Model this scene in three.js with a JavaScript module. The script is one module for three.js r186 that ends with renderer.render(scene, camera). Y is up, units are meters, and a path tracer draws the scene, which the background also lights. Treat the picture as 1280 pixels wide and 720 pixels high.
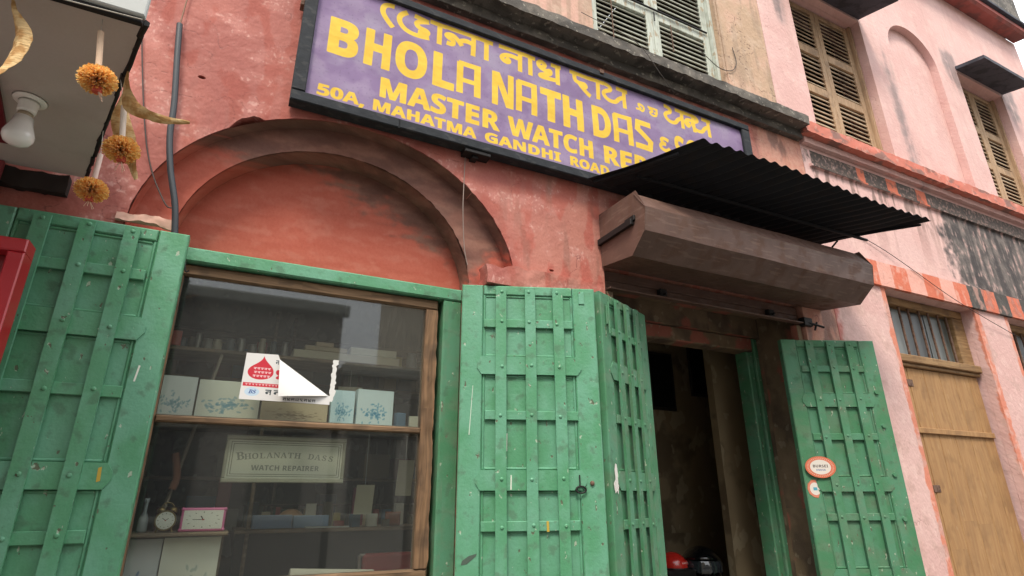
import * as THREE from 'three';
import { mergeGeometries } from 'three/addons/utils/BufferGeometryUtils.js';
import { RoundedBoxGeometry } from 'three/addons/geometries/RoundedBoxGeometry.js';

// ---------------------------------------------------------------- camera, sky, sun, exposure
const scene = new THREE.Scene();
const camera = new THREE.PerspectiveCamera(53.45, 16 / 9, 0.05, 200);
camera.rotation.order = 'YXZ';
camera.position.set(0, 1.5, 3.0);
camera.rotation.set(0.35327, -0.46098, -0.00418);
scene.add(camera);

const renderer = new THREE.WebGLRenderer({ antialias: true });
renderer.toneMapping = THREE.LinearToneMapping;
renderer.toneMappingExposure = 2.32;
renderer.shadowMap.enabled = true;

// ---------------------------------------------------------------- noise
const { floor, abs, min, max, sin, cos, PI, hypot, round } = Math;
let seed = 12345;
const rnd = () => { seed = (seed * 1664525 + 1013904223) >>> 0; return seed / 4294967296; };
const rr = (a, b) => a + (b - a) * rnd();
const GX = new Float32Array(4096), GY = new Float32Array(4096), PT = new Int32Array(4096);
for (let i = 0; i < 4096; i++) { const a = rnd() * 2 * PI; GX[i] = cos(a); GY[i] = sin(a); PT[i] = floor(rnd() * 4096); }
function vn(x, y, p = 0) {                                               // gradient noise, about 0..1
  let i = floor(x), j = floor(y);
  const fx = x - i, fy = y - j, u = fx * fx * (3 - 2 * fx), v = fy * fy * (3 - 2 * fy);
  let i1 = i + 1, j1 = j + 1;
  if (p) { i = ((i % p) + p) % p; j = ((j % p) + p) % p; i1 = ((i1 % p) + p) % p; j1 = ((j1 % p) + p) % p; }
  const pa = PT[i & 4095], pb = PT[i1 & 4095], ja = j * 61, jb = j1 * 61;
  const k0 = (pa + ja) & 4095, k1 = (pb + ja) & 4095, k2 = (pa + jb) & 4095, k3 = (pb + jb) & 4095;
  const a = GX[k0] * fx + GY[k0] * fy, b = GX[k1] * (fx - 1) + GY[k1] * fy, c = GX[k2] * fx + GY[k2] * (fy - 1), d = GX[k3] * (fx - 1) + GY[k3] * (fy - 1);
  return 0.5 + 0.85 * (a + (b - a) * u + (c - a) * v + (a - b - c + d) * u * v);
}
function fbm(x, y, o, p = 0) {                                            // rescaled so that it spans about 0.2..0.8
  let s = 0, a = 0.5, n = 0;
  for (let k = 0; k < o; k++) {
    s += a * (vn(x + k * 17, y + k * 31, p) - 0.5); n += a; a *= 0.52;
    if (p) { x *= 2; y *= 2; p *= 2; } else { const t = x * 1.62 - y * 1.18; y = x * 1.18 + y * 1.62; x = t; }
  }
  return 0.5 + 1.25 * s / n;
}
const ss = (a, b, x) => { const t = min(1, max(0, (x - a) / (b - a))); return t * t * (3 - 2 * t); };
const mixc = (a, b, t) => [a[0] + (b[0] - a[0]) * t, a[1] + (b[1] - a[1]) * t, a[2] + (b[2] - a[2]) * t];

// ---------------------------------------------------------------- sky: bright overcast
{
  const w = 256, h = 128, d = new Float32Array(w * h * 4);
  for (let j = 0; j < h; j++) for (let i = 0; i < w; i++) {
    const el = (j + 0.5) / h * PI - PI / 2;
    const a = i / w * PI * 2;
    let c = [0.3, 0.29, 0.28];
    if (el > 0) {
      const s = sin(el);
      const cl = fbm(cos(a) * 2 * (1.2 - s) + 9, sin(a) * 2 * (1.2 - s) + 9, 4);
      const b = (0.58 + 0.86 * s) * (0.86 + 0.28 * cl);
      c = [b * 0.985, b, b * 1.03];
    }
    const k = (j * w + i) * 4;
    d[k] = c[0]; d[k + 1] = c[1]; d[k + 2] = c[2]; d[k + 3] = 1;
  }
  const t = new THREE.DataTexture(d, w, h, THREE.RGBAFormat, THREE.FloatType);
  t.mapping = THREE.EquirectangularReflectionMapping;
  t.magFilter = THREE.LinearFilter; t.minFilter = THREE.LinearFilter; t.needsUpdate = true;
  scene.background = t; scene.environment = t;
}
const sun = new THREE.DirectionalLight(0xfff3e2, 1.5);
sun.position.set(-1.5, 15, 6.5);
sun.target.position.set(3, 3, 0);
sun.castShadow = true; sun.shadow.radius = 26;
sun.shadow.mapSize.set(2048, 2048);
Object.assign(sun.shadow.camera, { left: -12, right: 12, top: 10, bottom: -10, near: 0.5, far: 40 });
scene.add(sun, sun.target);

// ---------------------------------------------------------------- textures
function dataTex(w, h, srgb, fill, repeat = true) {
  const d = new Uint8Array(w * h * 4);
  fill(d);
  const t = new THREE.DataTexture(d, w, h, THREE.RGBAFormat);
  t.magFilter = THREE.LinearFilter; t.minFilter = THREE.LinearMipmapLinearFilter; t.generateMipmaps = true;
  if (repeat) t.wrapS = t.wrapT = THREE.RepeatWrapping;
  if (srgb) t.colorSpace = THREE.SRGBColorSpace;
  t.needsUpdate = true;
  return t;
}
// fn(x, y) in metres -> [r, g, b (sRGB 0..255), height 0..1, roughness 0..1]
function surface(w, h, mw, mh, fn, o = {}) {
  const ox = o.x0 || 0, oy = o.y0 || 0;
  const N = w * h, bump = new Uint8Array(N), rough = new Uint8Array(N);
  
  const map = dataTex(w, h, true, d => {
    for (let j = 0; j < h; j++) for (let i = 0; i < w; i++) {
      const r = fn(ox + (i + 0.5) / w * mw, oy + (j + 0.5) / h * mh), k = j * w + i;
      d[k * 4] = max(0, min(255, r[0])); d[k * 4 + 1] = max(0, min(255, r[1])); d[k * 4 + 2] = max(0, min(255, r[2])); d[k * 4 + 3] = 255;
      bump[k] = max(0, min(255, r[3] * 255)); rough[k] = max(0, min(255, r[4] * 255));
    }
  });
  const grey = a => dataTex(w, h, false, d => { for (let k = 0; k < N; k++) { d[k * 4] = d[k * 4 + 1] = d[k * 4 + 2] = a[k]; d[k * 4 + 3] = 255; } });
  const m = new THREE.MeshPhysicalMaterial({ map, bumpMap: grey(bump), bumpScale: o.bump ?? 0.002, roughness: o.rough ?? 0.85, metalness: o.metal || 0, side: THREE.DoubleSide });
  if (o.roughMap) { m.roughness = 1; m.roughnessMap = grey(rough); }
  m.userData.tile = [mw, mh, ox, oy];
  return m;
}
const plain = (hex, rough = 0.7, o = {}) => { const m = new THREE.MeshPhysicalMaterial({ color: hex, roughness: rough, side: THREE.DoubleSide, ...o }); return m; };
function canvasTex(w, h, draw) {
  const c = document.createElement('canvas'); c.width = w; c.height = h;
  draw(c.getContext('2d'), w, h);
  const t = new THREE.CanvasTexture(c); t.colorSpace = THREE.SRGBColorSpace; t.magFilter = THREE.LinearFilter;
  return t;
}

// ---------------------------------------------------------------- geometry helpers
function boxUV(g, mat, dx = 0, dy = 0) {           // box-mapped uv in metres
  const tile = mat && mat.userData.tile; if (!tile) return g;
  const ng = g.index ? g.toNonIndexed() : g;
  if (!ng.attributes.normal) ng.computeVertexNormals();
  const p = ng.attributes.position, n = ng.attributes.normal, uv = new Float32Array(p.count * 2);
  for (let i = 0; i < p.count; i += 3) {
    const nx = abs(n.getX(i) + n.getX(i + 1) + n.getX(i + 2)), ny = abs(n.getY(i) + n.getY(i + 1) + n.getY(i + 2)), nz = abs(n.getZ(i) + n.getZ(i + 1) + n.getZ(i + 2));
    for (let k = i; k < i + 3; k++) {
      const x = p.getX(k), y = p.getY(k), z = p.getZ(k);
      let u, v;
      if (nz >= nx && nz >= ny) { u = x; v = y; } else if (nx >= ny) { u = z; v = y; } else { u = x; v = z; }
      uv[k * 2] = (u + dx) / tile[0]; uv[k * 2 + 1] = (v + dy) / tile[1];
    }
  }
  ng.setAttribute('uv', new THREE.BufferAttribute(uv, 2));
  return ng;
}
function placedUV(g, mat) {                         // uv = place on the facade, in metres
  const [mw, mh, ox, oy] = mat.userData.tile;
  const ng = g.index ? g.toNonIndexed() : g, p = ng.attributes.position, uv = new Float32Array(p.count * 2);
  for (let k = 0; k < p.count; k++) { uv[k * 2] = (p.getX(k) + p.getZ(k) * 0.8 - ox) / mw; uv[k * 2 + 1] = (p.getY(k) + p.getZ(k) * 0.6 - oy) / mh; }
  ng.setAttribute('uv', new THREE.BufferAttribute(uv, 2));
  return ng;
}
const box = (x0, x1, y0, y1, z0, z1) => { const g = new THREE.BoxGeometry(x1 - x0, y1 - y0, z1 - z0); g.translate((x0 + x1) / 2, (y0 + y1) / 2, (z0 + z1) / 2); return g; };
function cbox(x0, x1, y0, y1, z0, z1, c = 0.004) { // chamfered box, 44 triangles
  c = min(c, (x1 - x0) / 3, (y1 - y0) / 3, (z1 - z0) / 3);
  const s = new THREE.Shape();
  s.moveTo(x0 + c, y0 + c); s.lineTo(x1 - c, y0 + c); s.lineTo(x1 - c, y1 - c); s.lineTo(x0 + c, y1 - c); s.closePath();
  const g = new THREE.ExtrudeGeometry(s, { depth: z1 - z0 - 2 * c, bevelEnabled: true, bevelThickness: c, bevelSize: c, bevelSegments: 1 });
  g.translate(0, 0, z0 + c); return g;
}
function prismPoly(pts, z0, z1, c = 0.004) {        // chamfered polygon, z0..z1
  const s = new THREE.Shape(); pts.forEach(([x, y], i) => i ? s.lineTo(x, y) : s.moveTo(x, y)); s.closePath();
  const g = new THREE.ExtrudeGeometry(s, { depth: z1 - z0 - c, bevelEnabled: c > 0, bevelThickness: c, bevelSize: 0, bevelSegments: 1 });
  g.translate(0, 0, z0); return g;
}
function tube(pts, r, seg = 24, rad = 8) { return new THREE.TubeGeometry(new THREE.CatmullRomCurve3(pts.map(p => new THREE.Vector3(...p))), seg, r, rad, false); }
function rod(a, b, r, rad = 8) {
  const A = new THREE.Vector3(...a), B = new THREE.Vector3(...b), d = B.clone().sub(A);
  const g = new THREE.CylinderGeometry(r, r, d.length(), rad);
  g.applyQuaternion(new THREE.Quaternion().setFromUnitVectors(new THREE.Vector3(0, 1, 0), d.normalize()));
  g.translate((A.x + B.x) / 2, (A.y + B.y) / 2, (A.z + B.z) / 2); return g;
}
const clean = gs => gs.map(g => { const n = g.index ? g.toNonIndexed() : g; for (const k of Object.keys(n.attributes)) if (!['position', 'normal', 'uv'].includes(k)) n.deleteAttribute(k); return n; });
const merge = gs => gs.length === 1 ? gs[0] : mergeGeometries(clean(gs));

// ---------------------------------------------------------------- objects
const used = {};
function numbered(n) { used[n] = (used[n] ?? -1) + 1; return used[n] ? `${n}_${String(used[n]).padStart(3, '0')}` : n; }
function mesh(name, g, m, parent, uvMode = 'box', dx = rr(0, 3), dy = rr(0, 3)) {
  if (Array.isArray(g)) g = merge(g);
  if (uvMode === 'box') g = boxUV(g, m, dx, dy); else if (uvMode === 'place') g = placedUV(g, m);
  const o = new THREE.Mesh(g, m);
  o.name = parent ? name : numbered(name); o.castShadow = o.receiveShadow = true;
  (parent || scene).add(o); return o;
}
function thing(name, label, category, pos = [0, 0, 0], group) {
  const o = new THREE.Group(); o.name = numbered(name); o.position.set(...pos); o.userData = { label, category };
  if (group) o.userData.group = group;
  scene.add(o); return o;
}
function part(name, parent, pos = [0, 0, 0], label) { const o = new THREE.Group(); o.name = name; o.position.set(...pos); if (label) o.userData.label = label; parent.add(o); return o; }
function tag(o, label, category, group) { o.userData.label = label; o.userData.category = category; if (group) o.userData.group = group; return o; }
function setting(name, g, m, ...r) { const o = mesh(name, g, m, undefined, ...r); o.userData.kind = 'structure'; return o; }

// ================================================================ materials
const speck = (x, y, s, t) => ss(t, t + 0.06, vn(x * s, y * s));
const greenFn = (base) => (x, y) => {                                     // tile 1 m: thick old enamel
  const big = fbm(x * 3, y * 3, 4, 3), mid = fbm(x * 11 + 4, y * 7 + 2, 4), fine = vn(x * 170, y * 170, 170), orange = fbm(x * 60, y * 60, 3, 60), str = vn(x * 34, y * 4 + 3);
  let c = mixc([base[0] * 1.06, base[1] * 1.03, base[2] * 1.06], [base[0] * 0.88, base[1] * 0.95, base[2] * 0.88], ss(0.3, 0.7, big));
  c = mixc(c, [base[0] * 1.14, base[1] * 1.06, base[2] * 1.12], ss(0.5, 0.85, mid) * 0.5);
  const grime = ss(0.60, 0.82, fbm(x * 14 + 3, y * 14 + 1, 5, 14));
  c = mixc(c, [74, 98, 78], grime * 0.4);
  let h = 0.5 + 0.35 * (mid - 0.5) + 0.3 * (orange - 0.5) + 0.12 * (str - 0.5);
  const chip = ss(0.795, 0.81, fbm(x * 30 + 11, y * 16 + 4, 4));
  c = mixc(c, vn(x * 40, y * 40) > 0.5 ? [176, 186, 166] : [92, 88, 70], chip * 0.8); h -= chip * 0.3;
  return [c[0] + (fine - 0.5) * 6, c[1] + (fine - 0.5) * 6, c[2] + (fine - 0.5) * 6, h, 0.46 + 0.3 * grime + 0.2 * (mid - 0.5)];
};
const M = {};
M.green = surface(640, 640, 1, 1, greenFn([93, 152, 120]), { bump: 0.003, roughMap: true });
M.greenShaded = surface(640, 640, 1, 1, (x, y) => {  // darker copy of the green, shade put into its colour, plus some dust
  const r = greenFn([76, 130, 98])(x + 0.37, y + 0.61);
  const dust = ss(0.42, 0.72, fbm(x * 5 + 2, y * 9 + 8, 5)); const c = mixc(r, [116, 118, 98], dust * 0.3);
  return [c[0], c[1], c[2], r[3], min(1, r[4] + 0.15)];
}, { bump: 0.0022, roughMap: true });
const woodFn = (a, b, dark, gs = 60) => (x, y) => {                        // grain runs along y
  const wx = x + 0.012 * sin(y * 7) + 0.02 * (fbm(x * 6, y * 2, 3) - 0.5);
  const g = fbm(wx * gs, y * 2.5, 4), f = vn(x * 240, y * 12), k = fbm(x * 5 + 2, y * 5 + 8, 4, 5);
  let c = mixc(a, b, ss(0.3, 0.7, g)); c = mixc(c, dark, ss(0.5, 0.85, k) * 0.5);
  const st = ss(0.82, 0.9, vn(x * 22 + 3, y * 9 + 5)); c = mixc(c, dark, st * 0.25);
  return [c[0] + 10 * (f - 0.5), c[1] + 10 * (f - 0.5), c[2] + 8 * (f - 0.5), 0.5 + 0.45 * (g - 0.5) + 0.2 * (f - 0.5), 0.72 + 0.15 * k];
};
M.frameWood = surface(512, 512, 1, 1, woodFn([134, 104, 76], [104, 80, 58], [58, 46, 36]), { bump: 0.003 });
M.frameWoodH = surface(512, 512, 1, 1, (x, y) => woodFn([128, 102, 76], [100, 78, 56], [56, 44, 34])(y, x), { bump: 0.003 });
M.tanDoor = surface(640, 640, 1.5, 1.5, (x, y) => {
  const r = woodFn([168, 131, 88], [158, 120, 79], [124, 93, 62], 34)(x, y);
  const d = ss(0.5, 0.75, fbm(x * 5, y * 3 + 4, 5)); const c = mixc(r, [140, 108, 74], d * 0.35);
  const scuff = ss(0.86, 0.94, vn(x * 26, y * 9 + 7)); const e = mixc(c, [200, 176, 144], scuff * 0.25);
  return [e[0], e[1], e[2], r[3], r[4]];
}, { bump: 0.0016 });
M.tanRail = surface(512, 512, 1, 1, (x, y) => woodFn([152, 122, 84], [128, 98, 64], [84, 66, 50], 40)(y, x), { bump: 0.002 });
M.louvre = surface(512, 512, 1, 1, woodFn([180, 152, 122], [164, 136, 106], [118, 98, 80], 45), { bump: 0.002 });
M.slat = surface(256, 256, 1, 1, (x, y) => woodFn([178, 160, 134], [158, 138, 112], [96, 82, 68], 45)(y, x), { bump: 0.002 });
M.mint = surface(512, 512, 1, 1, (x, y) => {
  const r = woodFn([190, 196, 186], [174, 180, 168], [134, 136, 124], 40)(x, y);
  const chip = ss(0.66, 0.69, fbm(x * 18, y * 8 + 3, 4)); const c = mixc(r, [150, 128, 100], chip * 0.6);
  return [c[0], c[1], c[2], r[3] - chip * 0.2, r[4]];
}, { bump: 0.002 });
M.mintSlat = surface(256, 256, 1, 1, (x, y) => woodFn([160, 164, 152], [142, 142, 128], [96, 88, 76], 40)(y, x), { bump: 0.002 });
M.concrete = surface(768, 384, 2, 1, (x, y) => {
  const f = fbm(x * 10, y * 10, 5), g = fbm(x * 3 + 4, y * 6 + 2, 4), v = vn(x * 160, y * 160);
  let c = mixc([108, 102, 94], [74, 70, 65], ss(0.35, 0.68, g));
  c = mixc(c, [70, 67, 62], ss(0.52, 0.74, f) * 0.7); c = mixc(c, [172, 166, 152], ss(0.70, 0.78, fbm(x * 22 + 5, y * 22 + 7, 3)) * 0.6);
  return [c[0] + 16 * (v - 0.5), c[1] + 16 * (v - 0.5), c[2] + 16 * (v - 0.5), 0.5 + 0.5 * (f - 0.5) + 0.2 * (v - 0.5), 0.92];
}, { bump: 0.010 });
M.hood = surface(512, 512, 1, 1, (x, y) => {
  const f = fbm(x * 6, y * 6, 5, 6), v = vn(x * 90, y * 90, 90), d = ss(0.5, 0.7, f);
  return [70 - 18 * d + 10 * (v - 0.5), 72 - 18 * d + 10 * (v - 0.5), 82 - 20 * d + 10 * (v - 0.5), 0.5 + 0.3 * (f - 0.5) + 0.1 * v, 0.9];
}, { bump: 0.004 });
M.boxMetal = surface(768, 384, 2, 1, (x, y) => {
  const f = fbm(x * 6, y * 6, 5), v = vn(x * 150, y * 150), sc = ss(0.7, 0.76, vn(x * 6 + 30 * y, y * 60 - x * 3));
  const rust = ss(0.5, 0.75, fbm(x * 9 + 4, y * 9 + 6, 5));
  let c = mixc([100, 76, 67], [92, 69, 60], ss(0.35, 0.7, f)); c = mixc(c, [96, 68, 54], rust * 0.4); c = mixc(c, [92, 66, 52], ss(0.56, 0.74, fbm(x * 18, y * 2, 4)) * 0.3); c = mixc(c, [146, 124, 112], sc * 0.25);
  return [c[0] + 8 * (v - 0.5), c[1] + 8 * (v - 0.5), c[2] + 8 * (v - 0.5), 0.5 + 0.3 * (f - 0.5) + 0.06 * v, 0.5 + 0.25 * rust + 0.2 * (f - 0.5)];
}, { bump: 0.0008, roughMap: true, metal: 0.0 });
M.awning = surface(512, 512, 1, 1, (x, y) => {
  const f = fbm(x * 6, y * 6, 5, 6), r = ss(0.55, 0.68, fbm(x * 9 + 3, y * 9 + 5, 4, 9));
  const c = mixc([19, 20, 26], [28, 23, 23], r * 0.7);
  return [c[0] + 8 * (f - 0.5), c[1] + 8 * (f - 0.5), c[2] + 8 * (f - 0.5), 0.5 + 0.2 * (f - 0.5), 0.7 + 0.2 * r];
}, { bump: 0.001 });
M.soffit = surface(512, 512, 1, 1, (x, y) => {
  const f = fbm(x * 3, y * 3, 5, 3), v = vn(x * 120, y * 120, 120), d = ss(0.74, 0.78, vn(x * 17 + 2, y * 17 + 4));
  const st = ss(0.55, 0.75, fbm(x * 5 + 6, y * 5 + 3, 4, 5)); let c = mixc([190, 178, 171], [182, 169, 161], st * 0.6); 
  return [c[0] + 10 * (f - 0.5) + 4 * (v - 0.5), c[1] + 10 * (f - 0.5) + 4 * (v - 0.5), c[2] + 10 * (f - 0.5) + 4 * (v - 0.5), 0.5 + 0.3 * (f - 0.5), 0.7];
}, { bump: 0.002 });
M.innerPlaster = surface(512, 512, 2, 2, (x, y) => {
  const f = fbm(x * 3, y * 3, 5), g = ss(0.5, 0.68, fbm(x * 2 + 7, y * 2 + 3, 5)), v = vn(x * 80, y * 80), p = ss(0.66, 0.7, fbm(x * 6 + 1, y * 4 + 9, 3));
  let c = mixc([138, 122, 94], [104, 90, 68], g); c = mixc(c, [176, 164, 136], p * 0.5);
  return [c[0] + 18 * (f - 0.5), c[1] + 18 * (f - 0.5), c[2] + 16 * (f - 0.5), 0.5 + 0.4 * (f - 0.5) + 0.1 * v, 0.9];
}, { bump: 0.004 });
M.oldPlaster = surface(512, 512, 1, 1, (x, y) => {                          // grimy coats of the door opening: bare olive render, remains of red
  const f = fbm(x * 7, y * 7, 5, 7), red = ss(0.58, 0.68, fbm(x * 2.4 + 2, y * 2 + 8, 5)), v = vn(x * 110, y * 110, 110), g = ss(0.4, 0.7, fbm(x * 4 + 6, y * 3, 4)), p = ss(0.68, 0.76, fbm(x * 13, y * 9 + 4, 4));
  let c = mixc([118, 100, 78], [88, 74, 60], g); c = mixc(c, [158, 88, 74], red * 0.8); c = mixc(c, [150, 138, 118], p * 0.5);
  return [c[0] + 24 * (f - 0.5) + 6 * v, c[1] + 20 * (f - 0.5) + 6 * v, c[2] + 18 * (f - 0.5) + 6 * v, 0.5 + 0.5 * (f - 0.5) + 0.1 * v, 0.9];
}, { bump: 0.006 });
M.darkMetal = plain(0x1d1b1b, 0.6, { metalness: 0.3 });
M.iron = surface(256, 256, 0.5, 0.5, (x, y) => { const f = fbm(x * 20, y * 20, 4, 10), r = ss(0.5, 0.7, fbm(x * 30 + 2, y * 30 + 4, 3, 15)); const c = mixc([108, 84, 70], [84, 58, 44], r); return [c[0] + 20 * (f - 0.5), c[1] + 20 * (f - 0.5), c[2] + 20 * (f - 0.5), f, 0.7]; }, { bump: 0.001 });

// ---- shop wall, painted plaster, placed on the facade (x -2 .. 4.8, y 2.3 .. 5.0)
const flaked = (x, y) => {                                                // shared fine plaster relief
  const v = vn(x * 210, y * 210), f = fbm(x * 24, y * 24, 4), t = fbm(x * 70, y * 55, 3);
  return [v, f, t];
};
M.redWall = surface(1408, 608, 6.8, 2.9, (x, y) => {
  const v = vn(x * 210, y * 210), f = fbm(x * 24, y * 24, 3), t = vn(x * 75, y * 60) * 0.6 + v * 0.4;
  const g = fbm(x * 2.2, y * 2.2, 4), dr2 = vn(x * 12 + 5, y * 2.4 + 3) * 0.5 + fbm(x * 7 + 2, y * 4, 5) * 0.5, sm = fbm(x * 5 + 3, y * 7 + 1, 6);
  const right = ss(1.3, 1.9, x + 0.5 * (g - 0.5));                          // the pier: paler coat, worn through
  let c = mixc([154, 84, 74], [172, 101, 89], ss(0.3, 0.7, g));
  c = mixc(c, [188, 132, 116], right * 0.6);
  const wear = ss(0.52, 0.60, dr2);
  c = mixc(c, [170, 84, 72], wear * (0.1 + 0.5 * right));
  c = mixc(c, [198, 142, 132], ss(0.42, 0.85, sm) * 0.5);
  const sc = ss(0.60, 0.74, fbm(x * 50 + 9, y * 34 + 2, 3)) * ss(0.5, 0.66, sm); c = mixc(c, [214, 174, 164], sc * 0.5);
  c = mixc(c, [136, 96, 84], ss(0.54, 0.74, fbm(x * 7 + 8, y * 1.4 + 5, 4)) * 0.4 * (0.35 + right));
  const far = ss(3.95, 4.1, x + 0.1 * (f - 0.5)); c = mixc(c, mixc([188, 128, 110], [200, 156, 134], f), far * 0.85);
  c = mixc(c, [110, 82, 74], ss(0.56, 0.72, fbm(x * 5 + 1, y * 2 + 9, 4)) * far * 0.6);
  const cr = abs(fbm(x * 1.5 + 2, y * 1.5 + 5, 4) - 0.5), crack = cr < 0.0016 ? 1 : 0; c = mixc(c, [112, 62, 56], crack * 0.5);
  const k = 8 * (v - 0.5) + 12 * (t - 0.5);
  return [c[0] + k, c[1] + k, c[2] + k, 0.5 + 0.35 * (f - 0.5) + 0.22 * (t - 0.5) - 0.12 * crack - 0.05 * wear - 0.04 * sc, 0.72 + 0.15 * wear];
}, { x0: -2, y0: 2.2, bump: 0.007, roughMap: true });
const archFn = ring => (x, y) => {
  const [v, f, t] = flaked(x, y);
  const br = vn(x * 5, y * 26) * 0.6 + fbm(x * 9, y * 14, 3) * 0.4, br2 = fbm(x * 22 + 2, y * 30, 3), g = fbm(x * 3, y * 3, 4);
  let lim = ring ? (x < 0.3 ? 3.34 - 0.5 * (x + 0.5) : 2.62 + 0.34 * ss(1.0, 1.4, x)) : 3.26 - 0.46 * (x - 0.05);
  const d = lim - y + 0.24 * (br - 0.5) + 0.10 * (br2 - 0.5) + 0.2 * (g - 0.5);
  const red = ss(-0.06, 0.10, d);
  let c = mixc([124, 84, 72], [140, 100, 86], ss(0.3, 0.7, fbm(x * 5, y * 14, 4)));                 // old brown coat
  const soot = ss(0.38, 0.66, fbm(x * 4 + 3, y * 7 + 4, 5)); c = mixc(c, [92, 64, 56], soot * 0.5);
  c = mixc(c, mixc([168, 80, 62], [180, 98, 80], br), red);
  const pale = ss(0.48, 0.74, vn(x * 4 + 8, y * 16 + 3) * 0.5 + fbm(x * 14, y * 20, 3) * 0.5) * red; c = mixc(c, [186, 118, 102], pale * 0.4);
  const k = 8 * (v - 0.5) + 8 * (t - 0.5);
  return [c[0] + k, c[1] + k, c[2] + k, 0.5 + 0.3 * (f - 0.5) + 0.2 * (br2 - 0.5) + 0.1 * (t - 0.5), 0.62 + 0.2 * (1 - red)];
};
M.archRing = surface(640, 320, 2.6, 1.3, archFn(true), { x0: -0.9, y0: 2.5, bump: 0.005 });
M.archPanel = surface(640, 320, 2.6, 1.3, archFn(false), { x0: -0.9, y0: 2.5, bump: 0.005 });
M.beige = surface(896, 512, 7, 4, (x, y) => {
  const [v, f, t] = flaked(x, y);
  const g = fbm(x * 2, y * 1.5, 5), st = fbm(x * 10 + 3, y * 1.2 + 2, 4);
  let c = mixc([196, 160, 138], [180, 152, 126], ss(0.35, 0.65, g));
  c = mixc(c, [204, 160, 146], ss(2.6, 2.0, x + 0.4 * (f - 0.5)) * 0.7);
  c = mixc(c, [150, 128, 108], ss(0.54, 0.7, st) * 0.5); c = mixc(c, [200, 178, 158], ss(0.5, 0.78, fbm(x * 8, y * 8, 4)) * 0.35);
  const crack = abs(fbm(x * 2 + 7, y * 2 + 1, 5) - 0.5) < 0.003 ? 1 : 0; c = mixc(c, [100, 80, 68], crack * 0.7);
  const k = 10 * (v - 0.5) + 10 * (t - 0.5);
  return [c[0] + k, c[1] + k, c[2] + k, 0.5 + 0.35 * (f - 0.5) + 0.2 * (t - 0.5) - 0.2 * crack, 0.88];
}, { x0: -2.4, y0: 4.7, bump: 0.010 });
const orange = [206, 122, 94], pinkB = [214, 178, 172];
const bandEdges = [5.22, 5.381, 5.597, 5.851, 6.119, 6.408, 6.655, 6.91, 7.188, 7.448, 7.711, 7.98, 8.25, 8.52, 8.8, 9.1, 9.4, 9.7, 10, 10.3, 10.6, 10.9];
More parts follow.
